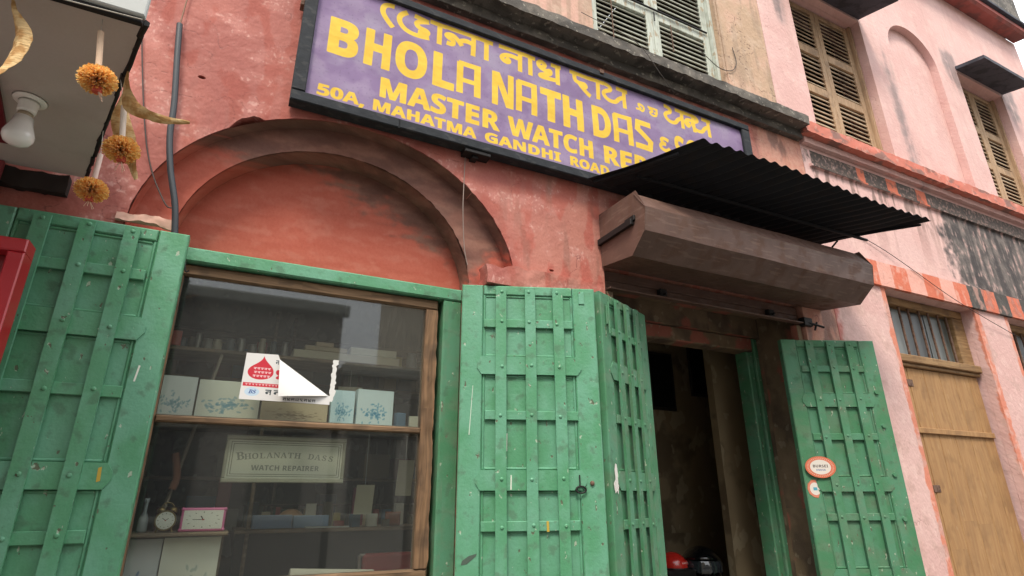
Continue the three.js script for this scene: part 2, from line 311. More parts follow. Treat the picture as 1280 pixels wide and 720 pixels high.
M.pinkWall = surface(1024, 1408, 6.6, 9.2, (x, y) => {
  const [v, f, t] = flaked(x, y);
  const g = fbm(x * 1.6, y * 1.6, 5), st = fbm(x * 11 + 3, y * 0.9 + 2, 4), n1 = fbm(x * 6, y * 6, 5), n2 = fbm(x * 14 + 4, y * 9, 4);
  let c = mixc(pinkB, [208, 168, 162], ss(0.35, 0.7, g));
  c = mixc(c, [228, 194, 184], ss(0.5, 0.75, n1) * 0.35);
  const up = y > 4.7;
  if (up) {                                                              // grey run-off streaks on the upper storey
    const z1 = max(0, 1 - abs(x - 6.62) / 0.22) * ss(7.25, 6.2, y) * 1.0, z2 = max(0, 1 - abs(x - 8.28) / 0.28) * ss(6.3, 7.1, y) * ss(7.5, 7.2, y), z3 = max(0, 1 - abs(x - 9.75) / 0.3) * ss(6.2, 7.0, y) * ss(7.4, 7.2, y), z4 = max(0, 1 - abs(x - 4.75) / 0.16) * ss(6.1, 6.5, y);
    const m = ss(0.15, 0.95, max(z1 * 0.8, z2 * 1.3, z3 * 1.3, z4) * (0.35 + 1.1 * n1) * (0.5 + st));
    c = mixc(c, [128, 116, 116], m * 0.85);
    c = mixc(c, [196, 158, 150], ss(0.54, 0.75, st) * 0.25);
  } else {
    if (y > 4.515) {                                                     // frieze: stripes and black mould
      const s = (x > 5.45 && x < 5.575) || (x > 5.94 && x < 6.12) || (x > 6.46 && x < 6.65);
      c = s ? mixc(orange, [196, 96, 70], n1) : c;
      const mould = s ? 0.5 * ss(0.52, 0.62, n2 * 0.5 + n1 * 0.5) : ss(0.28, 0.52, n1 * 0.5 + n2 * 0.5 + (x > 4.75 ? 0.1 : -0.2));
      c = mixc(c, mixc([50, 45, 42], [88, 79, 72], n2), mould * 0.92);
      const fl = ss(0.60, 0.66, fbm(x * 26, y * 26, 3)); c = mixc(c, [188, 150, 138], fl * 0.5 * mould);
    } else {
      if (y < 3.64 && y > 3.37) {
        let i = 0; while (i < bandEdges.length - 1 && x + 0.012 * (n2 - 0.5) > bandEdges[i + 1]) i++;
        const o = i % 2 === 0; c = x > 5.2 ? (o ? mixc(orange, [202, 100, 72], n1) : mixc([226, 170, 156], [214, 156, 140], n1)) : c;
        c = mixc(c, [218, 176, 164], ss(0.5, 0.72, n2 * 0.6 + n1 * 0.4) * (o ? 0.65 : 0.2)); if (x > 6.9 && !o) c = mixc(mixc([54, 52, 50], [96, 90, 84], n2), c, ss(0.56, 0.74, n1) * 0.6);
        if (x > 6.9 && o) c = mixc(c, [150, 96, 84], 0.5 * ss(0.4, 0.6, n2));
      }
      const edge = 6.82 + 0.10 * ss(4.2, 3.6, y) + 0.5 * (n1 - 0.5) + 0.16 * (n2 - 0.5);
      if (y > 3.64) {                                                    // black mould right of a ragged edge
        const m = ss(edge - 0.14, edge + 0.14, x) * (0.95 - 0.6 * ss(0.54, 0.8, n2 * 0.6 + st * 0.4));
        const mc = mixc(mixc([46, 44, 44], [106, 100, 95], ss(0.3, 0.7, n1 * 0.5 + st * 0.5)), [150, 126, 120], ss(0.52, 0.7, n2 * 0.5 + st * 0.5) * 0.7); c = mixc(c, mc, m * 0.95);
        c = mixc(c, [152, 118, 110], ss(0.52, 0.64, st) * (1 - m) * 0.55 * ss(3.5, 4.5, y));
        const m2 = ss(0.5, 0.6, st * 0.6 + n1 * 0.4) * ss(4.0, 4.4, y) * ss(6.9, 6.3, x); c = mixc(c, [126, 104, 98], m2 * 0.7);
      }
      if (y < 3.37) {                                                    // orange edging of the door jambs, dirt low down
        const w1 = 0.05 * (n1 - 0.5);
        const oj = ss(0.006, -0.006, abs(x - 5.43 - w1) - 0.055 - 0.03 * (n2 - 0.5)) + ss(0.006, -0.006, abs(x - 7.0 - w1) - 0.05 - 0.04 * (n2 - 0.5)) + ss(0.006, -0.006, abs(x - 7.6 - w1) - 0.04);
        c = mixc(c, mixc(orange, [206, 122, 96], n2), min(1, oj) * (0.85 - 0.4 * ss(0.5, 0.65, n1)));
        c = mixc(c, [170, 136, 128], ss(0.52, 0.75, n1) * 0.4); c = mixc(c, [228, 198, 190], ss(0.58, 0.75, n2) * 0.4);
        const pt = ss(4.72, 4.62, x + 0.12 * (n2 - 0.5)) * ss(2.6, 2.8, y); c = mixc(c, [188, 96, 86], pt * 0.8);
      }
    }
  }
  const crack = abs(fbm(x * 1.2 + 7, y * 1.2 + 1, 4) - 0.5) < 0.001 ? 1 : 0; c = mixc(c, [150, 108, 102], crack * 0.4);
  const k = 8 * (v - 0.5) + 8 * (t - 0.5);
  return [c[0] + k, c[1] + k, c[2] + k, 0.5 + 0.3 * (f - 0.5) + 0.2 * (t - 0.5) - 0.15 * crack, 0.86];
}, { x0: 4.4, y0: 0, bump: 0.009 });
M.orangeLedge = surface(1024, 256, 3.2, 0.8, (x, y) => {
  const f = fbm(x * 12, y * 12, 5), g = fbm(x * 2 + 3, y * 5, 4), v = vn(x * 150, y * 150);
  let c = mixc([204, 112, 92], [192, 120, 104], g); c = mixc(c, [116, 96, 90], ss(0.52, 0.68, fbm(x * 4 + 9, y * 8, 5)) * 0.7); c = mixc(c, [214, 176, 164], ss(0.66, 0.72, f) * 0.4);
  return [c[0] + 10 * (v - 0.5), c[1] + 10 * (v - 0.5), c[2] + 10 * (v - 0.5), 0.5 + 0.4 * (f - 0.5), 0.9];
}, { bump: 0.008 });
M.cornice = surface(512, 256, 2, 1, (x, y) => {
  const f = fbm(x * 8, y * 8, 5), g = ss(0.45, 0.65, fbm(x * 3 + 3, y * 4, 4)); const c = mixc([166, 92, 84], [112, 78, 74], g * 0.6);
  return [c[0] + 14 * (f - 0.5), c[1] + 14 * (f - 0.5), c[2] + 14 * (f - 0.5), f, 0.9];
}, { bump: 0.006 });
M.parapet = M.concrete;
M.street = surface(512, 512, 4, 4, (x, y) => { const f = fbm(x * 6, y * 6, 5, 24), v = vn(x * 120, y * 120, 480), s = ss(0.55, 0.7, fbm(x * 1.5 + 2, y * 1.5 + 7, 5, 6)); const k = 92 + 34 * (f - 0.5) + 20 * (v - 0.5) - 20 * s; return [k, k - 2, k - 5, 0.5 + 0.4 * (v - 0.5) + 0.3 * (f - 0.5), 0.95]; }, { bump: 0.006 });

// ================================================================ the setting
setting('street', box(-60, 60, -0.3, 0, -60, 60), M.street);
setting('pavement', [cbox(-12, 20, 0, 0.14, 0.004, 1.5, 0.02)], M.concrete);

function rough(x0, x1, y0, y1, z0, z1, n, amp, s = 9) {
  const g = new THREE.BoxGeometry(x1 - x0, y1 - y0, z1 - z0, n, 4, 5); g.translate((x0 + x1) / 2, (y0 + y1) / 2, (z0 + z1) / 2);
  const p = g.attributes.position;
  for (let i = 0; i < p.count; i++) { const x = p.getX(i), y = p.getY(i), z = p.getZ(i); if (z > z0 + 1e-4) { const a = fbm(x * s, y * s * 1.3 + z * s, 4) - 0.5, b = fbm(x * s + 40, y * s + z * s * 1.7 + 3, 4) - 0.5; p.setY(i, y + amp * a); p.setZ(i, z + amp * b); } }
  g.computeVertexNormals(); return g;
}
// ---------------------------------------------------------------- shop building
const shop = thing('shop_building', 'old shop house with red plaster arch, green shutters and beige upper storey', 'building');
const pink = thing('pink_building', 'pink plastered house with wooden louvre windows and brown plank door', 'building');
const arcPts = (cx, cy, a, b, n = 96, a0 = 0, a1 = Math.PI) => { const r = []; for (let i = 0; i <= n; i++) { const t = a0 + (a1 - a0) * i / n; r.push([cx + a * Math.cos(t), cy + b * Math.sin(t)]); } return r; };
const shapeOf = pts => { const s = new THREE.Shape(); pts.forEach(([x, y], i) => i ? s.lineTo(x, y) : s.moveTo(x, y)); s.closePath(); return s; };
const pathOf = pts => { const s = new THREE.Path(); pts.forEach(([x, y], i) => i ? s.lineTo(x, y) : s.moveTo(x, y)); s.closePath(); return s; };
const rectPts = (x0, x1, y0, y1) => [[x0, y0], [x1, y0], [x1, y1], [x0, y1]];
function slab(outer, holes, z0, z1) {
  const s = shapeOf(outer); s.holes = holes.map(pathOf);
  const g = new THREE.ExtrudeGeometry(s, { depth: z1 - z0, bevelEnabled: false }); g.translate(0, 0, z0); return g;
}
const chipArc = (pts, amp, s) => pts.map(([x, y], i) => { const n = (vn(i * s + 3.3, 7.4) - 0.5) * amp; return [x + n, y + n]; });
const winHole = [[-0.36, 0.75], [1.2, 0.75], [1.2, 2.72]];
const archHole = (cx, a, b) => [...winHole, ...chipArc(arcPts(cx, 2.72, a, b), 0.008, 0.9), [-0.36, 2.72]];
const outerArch = archHole(0.475, 1.04, 0.885);
// a bite of broken plaster at the crown
for (const p of outerArch) { const d = Math.hypot(p[0] + 0.13, p[1] - 3.44); if (d < 0.085) p[1] += 0.04 * ss(0.085, 0.05, d) + 0.012 * (vn(p[0] * 90, 3.3) - 0.5); }
mesh('wall', slab(rectPts(-5, 4.62, 0, 4.8), [outerArch, rectPts(2.2, 4.2, 0.15, 3.02), arcPts(-0.385, 3.655, 0.02, 0.011, 10, 0, 5.9), arcPts(1.78, 2.905, 0.018, 0.008, 10, 0, 5.9)], -0.1, 0), M.redWall, shop, 'place');
mesh('arch_ring', slab(rectPts(-1.3, 1.9, 0.5, 3.95), [archHole(0.43, 0.815, 0.727)], -0.25, -0.102), M.archRing, shop, 'place');
mesh('arch_panel', box(-0.7, 1.6, 2.66, 3.7, -0.31, -0.252), M.archPanel, shop, 'place');
mesh('inner_wall', slab(rectPts(-5, 4.62, 0, 4.7), [rectPts(-0.36, 1.2, 0.75, 2.68), rectPts(2.12, 4.28, 0.15, 3.1)], -0.5, -0.315), M.innerPlaster, shop);
mesh('door_reveal', [box(4.2, 4.36, 0.15, 3.2, -0.68, -0.102), box(2.04, 2.2, 0.15, 3.2, -0.68, -0.102), box(2.2, 4.2, 3.02, 3.2, -0.68, -0.102)], M.oldPlaster, shop);
function intrados(cx, a, b, z0, z1) {                                     // underside of an arch step, in the ring's own two coats
  const pos = [], idx = [], P = arcPts(cx, 2.72, a - 0.004, b - 0.004, 80);
  P.forEach(([x, y], i) => { const n = 0.006 * (vn(i * 0.7, a * 9.3) - 0.5); pos.push(x + n, y + n, z0, x + n, y + n, z1); if (i) { const k = i * 2; idx.push(k - 2, k - 1, k, k - 1, k + 1, k); } });
  const g = new THREE.BufferGeometry(); g.setAttribute('position', new THREE.Float32BufferAttribute(pos, 3)); g.setIndex(idx); g.computeVertexNormals(); return g;
}
mesh('arch_intrados', intrados(0.475, 1.04, 0.885, -0.006, -0.102), M.archRing, shop, 'place'); mesh('arch_intrados', intrados(0.43, 0.815, 0.727, -0.108, -0.25), M.archRing, shop, 'place');
mesh('broken_plaster', rough(-0.60, -0.35, 2.742, 2.785, 0.002, 0.022, 40, 0.03, 9), M.beige, shop, 'place');
// broken brick block on the pier
{
  const g = new THREE.BoxGeometry(0.83, 0.135, 0.13, 24, 4, 4); g.translate(1.7, 2.785, 0.012);
  const p = g.attributes.position;
  for (let i = 0; i < p.count; i++) { const x = p.getX(i), y = p.getY(i), n = fbm(x * 9, y * 9 + p.getZ(i) * 9, 3) - 0.5; if (y > 2.8) p.setY(i, y + 0.05 * n - 0.012); p.setZ(i, p.getZ(i) + 0.02 * n); if (x < 1.3) p.setX(i, x + 0.04 * n); }
  g.computeVertexNormals(); mesh('pier_block', g, M.redWall, shop, 'place');
}
// grey ledge, weathered edges
mesh('ledge', [rough(-5, 4.58, 4.835, 4.93, 0.003, 0.17, 420, 0.018), rough(-5, 4.6, 4.75, 4.833, 0.003, 0.06, 200, 0.012)], M.concrete, shop);
mesh('upper_wall', slab(rectPts(-5, 4.4, 4.86, 8.5), [rectPts(2.25, 3.77, 4.95, 7.1), rectPts(-0.6, 0.9, 4.95, 7.1)], -0.28, 0), M.beige, shop, 'place');
mesh('reveal_lining', box(3.74, 3.768, 4.95, 7.09, -0.16, -0.006), M.beige, shop, 'place');
mesh('roof', box(-5, 4.4, 8.5, 8.75, -4.3, 0.1), M.concrete, shop);
mesh('room_wall', [box(-5, 4.6, 0.15, 8.5, -4.3, -4.1), box(-5.2, -5, 0, 8.5, -4.3, 0), box(1.62, 1.74, 0.15, 4.6, -4.1, -0.5), box(-0.95, -0.85, 0.15, 4.6, -4.1, -0.5)], M.innerPlaster, shop);
mesh('floor_slab', [box(-5, 4.6, 4.6, 4.795, -4.1, -0.32), box(-5, 4.6, 0.004, 0.15, -4.1, -0.12)], M.concrete, shop);

// show window: green lining, wooden sash, two panes
const sw = part('shop_window', shop, [0, 0, 0], 'dusty shop window in a peeling brown wooden sash');
mesh('lining', cbox(-0.36, 1.2, 2.632, 2.708, -0.25, -0.1, 0.008), M.green, sw);
mesh('lining', cbox(1.085, 1.2, 0.78, 2.63, -0.25, -0.105, 0.008), M.greenShaded, sw);
mesh('lining', cbox(-0.36, -0.335, 0.78, 2.63, -0.25, -0.105, 0.006), M.greenShaded, sw);
mesh('sill', cbox(-0.36, 1.2, 0.75, 0.79, -0.25, 0.03, 0.01), M.greenShaded, sw);
mesh('sash_rail', cbox(-0.332, 1.06, 2.566, 2.629, -0.19, -0.132, 0.01), M.frameWoodH, sw);
mesh('sash_rail', cbox(-0.332, 1.06, 1.095, 1.163, -0.19, -0.132, 0.01), M.frameWoodH, sw);
{ const g = new THREE.BoxGeometry(0.07, 1.398, 0.06, 4, 60, 3); g.translate(1.022, 1.8645, -0.161); const p = g.attributes.position; for (let i = 0; i < p.count; i++) { const y = p.getY(i), n = fbm(p.getX(i) * 40, y * 14, 4) - 0.5; if (p.getX(i) > 0.99) p.setX(i, p.getX(i) + 0.016 * n); p.setZ(i, p.getZ(i) + 0.012 * n); } g.computeVertexNormals(); mesh('sash_stile', g, M.frameWood, sw); }
mesh('sash_stile', cbox(-0.332, -0.287, 1.165, 2.564, -0.19, -0.132, 0.008), M.frameWood, sw);
mesh('glazing_bar', cbox(-0.285, 0.985, 1.842, 1.872, -0.178, -0.128, 0.006), M.frameWoodH, sw);
mesh('apron_panel', cbox(-0.332, 1.06, 0.8, 1.09, -0.19, -0.15, 0.008), M.greenShaded, sw);
const glass = new THREE.MeshPhysicalMaterial({ color: 0xeef2f0, roughness: 0.025, transmission: 0.984, thickness: 0, ior: 1.52, side: THREE.DoubleSide });
mesh('pane', box(-0.287, 0.987, 1.16, 1.845, -0.1545, -0.1505), glass, sw, 'none');
mesh('pane', box(-0.287, 0.987, 1.87, 2.568, -0.1545, -0.1505), glass, sw, 'none');
mesh('hook', tube([[-0.29, 2.63, -0.09], [-0.285, 2.585, -0.075], [-0.275, 2.56, -0.07], [-0.265, 2.57, -0.07]], 0.004, 12, 6), M.darkMetal, sw);

// ---------------------------------------------------------------- green battened leaves (window shutters and door leaves)
function leaf(parent, name, w, y0, y1, mat, mirror, pos, turn, label, opt = {}) {
  const o = part(name, parent, pos, label); o.rotation.y = turn;
  const X = x => mirror ? w - x : x;
  const bx = (xa, xb, ya, yb, za, zb, c) => { const a = X(xa), b = X(xb); return cbox(Math.min(a, b), Math.max(a, b), ya, yb, za, zb, c); };
  const k = w / 0.8, sl = 0.125 * k, sr = w - 0.135 * k;                    // inner edges of the stiles
  mesh('stile', bx(0, sl, y0, y1 - 0.004 * rnd(), -0.06, 0, 0.006), mat, o);
  mesh('stile', bx(sr, w, y0, y1 - 0.006, -0.06, -0.001, 0.006), mat, o);
  mesh('top_rail', bx(sl + 0.003, sr - 0.003, y1 - 0.062, y1 - 0.003, -0.042, -0.003, 0.006), mat, o);
  const wides = [2.218, 1.594, 0.97].filter(y => y > y0 + 0.1), thins = [2.468, 1.938, 1.364, 0.72].filter(y => y > y0 + 0.05);
  if (!opt.plainBottom) mesh('bottom_rail', bx(sl + 0.003, sr - 0.003, y0, y0 + 0.15, -0.042, -0.003, 0.006), mat, o);
  const cuts = [y1 - 0.062, ...wides.flatMap(y => [y + 0.052, y - 0.052]), y0 + 0.15];
  for (let i = 0; i < cuts.length; i += 2) {
    mesh('panel', bx(sl - 0.004, sr + 0.004, cuts[i + 1] - 0.004, cuts[i] + 0.004, -0.028, -0.015, 0.002), mat, o);
    mesh('bead', [bx(sl + 0.0015, sl + 0.016, cuts[i + 1], cuts[i], -0.024, -0.007, 0.007), bx(sr - 0.016, sr - 0.0015, cuts[i + 1], cuts[i], -0.024, -0.007, 0.007), bx(sl + 0.017, sr - 0.017, cuts[i] - 0.016, cuts[i] - 0.001, -0.024, -0.009, 0.005), bx(sl + 0.017, sr - 0.017, cuts[i + 1] + 0.001, cuts[i + 1] + 0.014, -0.024, -0.009, 0.005)], mat, o);
  }
  for (const y of wides) {                                               // tenoned cross rails with clipped ends
    const xa = Math.min(X(sl - 0.03), X(sr + 0.035)), xb = Math.max(X(sl - 0.03), X(sr + 0.035)), h = 0.052;
    mesh('cross_rail', prismPoly([[xa + 0.025, y - h], [xb - 0.025, y - h], [xb, y - h * 0.3], [xb, y + h * 0.3], [xb - 0.025, y + h], [xa + 0.025, y + h], [xa, y + h * 0.3], [xa, y - h * 0.3]], -0.03, 0.0058, 0.009), mat, o);
  }
  for (const y of thins) mesh('iron_bar', bx(sl + 0.008, sr - 0.004, y - 0.025, y + 0.025, -0.013, 0.0035, 0.003), mat, o).rotation.z = rr(-0.005, 0.005);
  const xs = [0.232, 0.401, 0.568];
  xs.forEach((x, i) => {
    const a = x * k, tilt = (rnd() - 0.5) * 0.006, hw = 0.0305 * k;
    const side = (sg) => [0, 0.2, 0.4, 0.6, 0.8, 1].map(q => [X(a + sg * hw + tilt * (2 * q - 1) + rr(-0.0016, 0.0016)), y0 + 0.02 + (y1 - y0 - 0.038 - 0.008 * i / 3) * q]);
    const pts = [...side(1), ...side(-1).reverse()];
    if (mirror) pts.reverse();
    const gs = [prismPoly(pts, 0.0064, 0.0205, 0.003)];
    for (const y of [y1 - 0.042, ...thins, ...wides]) { const s = new THREE.SphereGeometry(0.0105, 8, 4, 0, Math.PI * 2, 0, Math.PI / 2); s.rotateX(Math.PI / 2); s.scale(1, 1, 0.62); s.translate(X(a) + (rnd() - 0.5) * 0.016, y + (rnd() - 0.5) * 0.02, 0.0202); gs.push(s); }
    mesh('iron_strip', gs, mat, o);
  });
  return o;
}
const LB = 0.4, LT = 2.709;
leaf(shop, 'window_shutter', 0.8, LB, LT, M.green, true, [-1.08, 0, 0.06], 0.0, 'green battened shutter beside the hanging flowers, folded flat against the wall');
const cs = leaf(shop, 'window_shutter', 0.8, LB, LT, M.green, false, [1.16, 0, 0.0], -0.358, 'green battened shutter swung out from the window towards the doorway');
mesh('hinge_plate', [cbox(0.70, 0.735, 2.6, 2.68, -0.001, 0.005, 0.002)], M.green, cs);
{ const g = new THREE.TorusGeometry(0.022, 0.005, 8, 20); g.scale(1.2, 0.8, 1); g.translate(0.665, 1.545, 0.012); mesh('ring_pull', [g, rod([0.66, 1.565, 0.012], [0.66, 1.62, 0.01], 0.004)], M.darkMetal, cs); const n = new THREE.SphereGeometry(0.013, 10, 6); n.scale(1, 1, 0.6); n.translate(0.73, 1.578, 0.004); mesh('lock_knob', n, M.iron, cs); }
const dl = leaf(shop, 'door_leaf', 0.641, 0.17, LT, M.greenShaded, true, [1.96, 0, 0.273], 0.461, 'narrow green door leaf with torn white sticker, swung open towards the window');
mesh('bolt', [cbox(0.05, 0.085, 2.5, 2.62, 0.0, 0.012, 0.003), rod([0.067, 2.44, 0.014], [0.067, 2.64, 0.014], 0.007)], M.greenShaded, dl);
const dr = leaf(shop, 'door_leaf', 0.773, 0.17, LT, M.greenShaded, false, [3.957, 0, -0.068], -0.414, 'green door leaf with round orange stickers, swung open beside the pink wall');
{ const gs = []; for (const y of [2.28, 2.02, 1.66, 1.35]) { const s = new THREE.CylinderGeometry(0.016, 0.018, 0.014, 8); s.rotateX(Math.PI / 2); s.translate(0.70, y, 0.006); gs.push(s); } mesh('bolt_head', gs, M.greenShaded, dr); }

// stray brush marks on the green paint
const mark = (o, pts, z, c) => mesh('paint_mark', prismPoly(pts, z, z + 0.0008, 0), plain(c, 0.7), o);
{ const L = shop.children.find(q => q.name === 'window_shutter'); mark(L, [[0.703, 1.985], [0.710, 1.985], [0.718, 2.055], [0.711, 2.057]], 0.0004, 0xd8dccf); mark(L, [[0.655, 1.57], [0.668, 1.575], [0.664, 1.63], [0.652, 1.625]], 0.0062, 0xb79a3a); }
mark(cs, [[0.262, 1.745], [0.268, 1.745], [0.270, 1.84], [0.265, 1.84]], -0.0146, 0xd0d6c8); mark(cs, [[0.283, 1.545], [0.290, 1.545], [0.291, 1.62], [0.285, 1.62]], 0.0062, 0xd0d6c8);
mark(cs, [[0.475, 1.338], [0.488, 1.338], [0.486, 1.39], [0.474, 1.39]], 0.0064, 0xb79a3a); mark(cs, [[0.03, 1.185], [0.06, 1.19], [0.105, 1.225], [0.11, 1.238], [0.07, 1.228], [0.035, 1.205]], 0.0004, 0x46574c);
mark(cs, [[0.055, 1.83], [0.06, 1.83], [0.075, 2.10], [0.072, 2.10]], 0.0004, 0xb9cdbb);
// door frame set back in the opening
const df = part('door_frame', shop);
mesh('post', cbox(4.07, 4.14, 0.16, 2.72, -0.66, -0.52, 0.01), M.greenShaded, df);
mesh('post', cbox(4.143, 4.197, 0.16, 2.84, -0.64, -0.50, 0.01), M.greenShaded, df);
mesh('post', cbox(2.5, 2.64, 0.16, 2.72, -0.66, -0.51, 0.01), M.greenShaded, df);
mesh('head', cbox(2.5, 4.14, 2.724, 2.845, -0.66, -0.51, 0.01), M.oldPlaster, df);
mesh('wing_wall', [box(2.202, 2.498, 0.152, 3.018, -0.65, -0.505), box(2.5, 4.197, 2.848, 3.018, -0.65, -0.48)], M.oldPlaster, df);
mesh('door_pillar', box(4.06, 4.55, 0.155, 4.59, -1.03, -0.95), M.innerPlaster, shop);

// ---------------------------------------------------------------- louvred windows
function louvre(parent, name, x0, x1, y0, y1, z, rows, matF, matS, label, pitch = 0.056) {
  const o = part(name, parent, [0, 0, 0], label);
  const xm = (x0 + x1) / 2, leaves = [[x0, xm - 0.002], [xm + 0.002, x1]], st = 0.075;
  const slatG = {};
  for (const [a, b] of leaves) {
    mesh('stile', cbox(a, a + st, y0, y1, z - 0.04, z, 0.004), matF, o);
    mesh('stile', cbox(b - st, b, y0, y1, z - 0.04, z, 0.004), matF, o);
    const ys = [y0, ...rows, y1];
    for (let i = 0; i < ys.length; i++) {
      const yc = ys[i], h = i === 0 || i === ys.length - 1 ? 0.06 : 0.055;
      mesh('rail', cbox(a + st + 0.001, b - st - 0.001, i === 0 ? yc : yc - h, i === ys.length - 1 ? yc : yc + h, z - 0.038, z - 0.002, 0.004), matF, o);
    }
    for (let i = 0; i + 1 < ys.length; i++) {
      const lo = ys[i] + 0.06, hi = ys[i + 1] - 0.06, n = Math.round((hi - lo) / pitch);
      const w = b - a - 2 * st - 0.004, key = w.toFixed(3);
      if (!slatG[key]) slatG[key] = [0, 1, 2].map(() => boxUV(new THREE.BoxGeometry(w, 0.062, 0.009), matS, rr(0, 3), rr(0, 3)));
      for (let j = 0; j < n; j++) {
        const s = new THREE.Mesh(slatG[key][Math.floor(rnd() * 3)], matS);
        s.name = 'slat'; s.castShadow = s.receiveShadow = true;
        s.position.set((a + b) / 2, lo + (j + 0.5) * (hi - lo) / n, z - 0.021); s.rotation.set(-0.5 + rr(-0.07, 0.07), 0, rr(-0.006, 0.006));
        o.add(s);
      }
    }
  }
  return o;
}
const w1 = louvre(shop, 'louvred_window', 2.29, 3.70, 4.95, 7.08, -0.09, [5.72, 6.4], M.mint, M.mintSlat, 'pale green louvred shutters above the signboard');
mesh('bolt', [rod([2.66, 5.76, -0.075], [3.66, 5.76, -0.075], 0.009), rod([3.0, 5.72, -0.07], [3.0, 5.62, -0.07], 0.006)], M.darkMetal, w1);
mesh('tilt_bar', [rod([2.52, 5.1, -0.08], [2.52, 5.66, -0.08], 0.005), rod([3.2, 5.35, -0.08], [3.2, 5.66, -0.08], 0.005)], M.iron, w1);
for (const [a, b] of [[2.252, 2.288], [3.703, 3.738]]) mesh('frame', cbox(a, b, 4.95, 7.09, -0.16, -0.05, 0.004), M.mint, w1);

// ---------------------------------------------------------------- pink building
const seam = [[4.625, 0], [10.75, 0], [10.75, 8.5], [4.405, 8.5], [4.405, 4.93], [4.625, 4.93]];
const door = rectPts(5.44, 6.96, 0.15, 3.37), nextDoor = rectPts(7.62, 9.14, 0.15, 3.37), o2 = rectPts(4.96, 6.26, 4.95, 6.99), o3 = rectPts(8.39, 9.56, 4.95, 7.03);
const blind = [[6.83, 4.95], [7.88, 4.95], ...arcPts(7.355, 6.86, 0.525, 0.5)];
mesh('wall', slab(seam, [door, nextDoor, o2, o3, blind], -0.085, 0), M.pinkWall, pink, 'place');
mesh('inner_wall', slab(seam, [door, nextDoor, o2, o3], -0.38, -0.087), M.pinkWall, pink, 'place');
mesh('ledge', [rough(4.586, 10.75, 4.80, 4.925, 0.003, 0.125, 260, 0.018)], M.orangeLedge, pink);
mesh('ledge_cove', [rough(4.63, 10.75, 4.735, 4.797, 0.003, 0.05, 160, 0.012)], M.pinkWall, pink, 'place');
{ const s = shapeOf([[0, 0], [0.028, 0.004], [0.03, 0.022], [0, 0.034]]); const g = new THREE.ExtrudeGeometry(s, { depth: 6.0, bevelEnabled: false, steps: 60 }); g.rotateY(Math.PI / 2); g.translate(0, 0, 0); const p = g.attributes.position; for (let i = 0; i < p.count; i++) { const lx = p.getX(i), lz = p.getZ(i); p.setXYZ(i, 4.7 + lx, 4.497 + p.getY(i) + 0.006 * (vn(lx * 3, 2) - 0.5), -lz + 0.001); } g.computeVertexNormals(); mesh('string_course', g, M.pinkWall, pink, 'place'); }
mesh('stripe_band', [rough(5.2, 10.75, 3.375, 3.635, 0.003, 0.028, 160, 0.006)], M.pinkWall, pink, 'place');
const cor = new THREE.ExtrudeGeometry(shapeOf([[0, 0], [0.17, -0.03], [0.21, 0.0], [0.21, 0.075], [0, 0.08]]), { depth: 6.32, bevelEnabled: false });
cor.rotateY(Math.PI / 2);
{ const p = cor.attributes.position; for (let i = 0; i < p.count; i++) p.setXYZ(i, 4.41 + p.getX(i), 8.505 + p.getY(i), -p.getZ(i) + 0.002); cor.computeVertexNormals(); }
mesh('cornice', cor, M.cornice, pink);
mesh('drip_edge', cbox(4.41, 10.73, 8.587, 8.64, 0.003, 0.26, 0.006), M.hood, pink);
mesh('parapet', [rough(4.41, 10.7, 8.642, 9.75, -0.2, 0.2, 120, 0.02)], M.parapet, pink);
mesh('roof', box(4.405, 10.75, 8.4, 8.5, -4.3, -0.39), M.concrete, pink);
mesh('room_wall', [box(4.63, 10.75, 0.15, 8.4, -4.3, -4.1), box(10.6, 10.75, 0, 8.4, -4.1, -0.39), box(4.63, 4.75, 4.8, 8.4, -4.1, -0.52), box(5.1, 5.2, 0.15, 4.6, -4.1, -0.39)], M.innerPlaster, pink);
mesh('floor_slab', [box(4.61, 10.59, 4.6, 4.795, -4.1, -0.39), box(4.76, 10.59, 0.004, 0.15, -4.1, 0)], M.concrete, pink);
louvre(pink, 'louvred_window', 5.0, 6.22, 4.95, 6.97, -0.14, [5.74, 6.31], M.louvre, M.slat, 'tan louvred shutters next to the seam with the beige wall', 0.062);
louvre(pink, 'louvred_window', 8.43, 9.52, 4.95, 7.01, -0.14, [5.74, 6.31], M.louvre, M.slat, 'tan louvred shutters beyond the blind arch', 0.062);
for (const [a, b, y] of [[6.221, 6.258, 6.985], [4.962, 4.999, 6.985], [9.521, 9.558, 7.025], [8.392, 8.429, 7.025]]) mesh('window_frame', cbox(a, b, 4.95, y, -0.2, -0.1, 0.004), M.louvre, pink);
function hood(x0, x1, yw, dz, dy) {
  const g = rough(x0, x1, -0.025, 0.025, 0.003, dz, 20, 0.006); const p = g.attributes.position;
  for (let i = 0; i < p.count; i++) p.setY(i, p.getY(i) + yw + dy * p.getZ(i) / dz);
  g.computeVertexNormals(); return mesh('window_hood', g, M.hood, pink);
}
hood(4.88, 6.27, 7.045, 0.46, -0.13); hood(8.385, 9.6, 7.1, 0.34, -0.07);

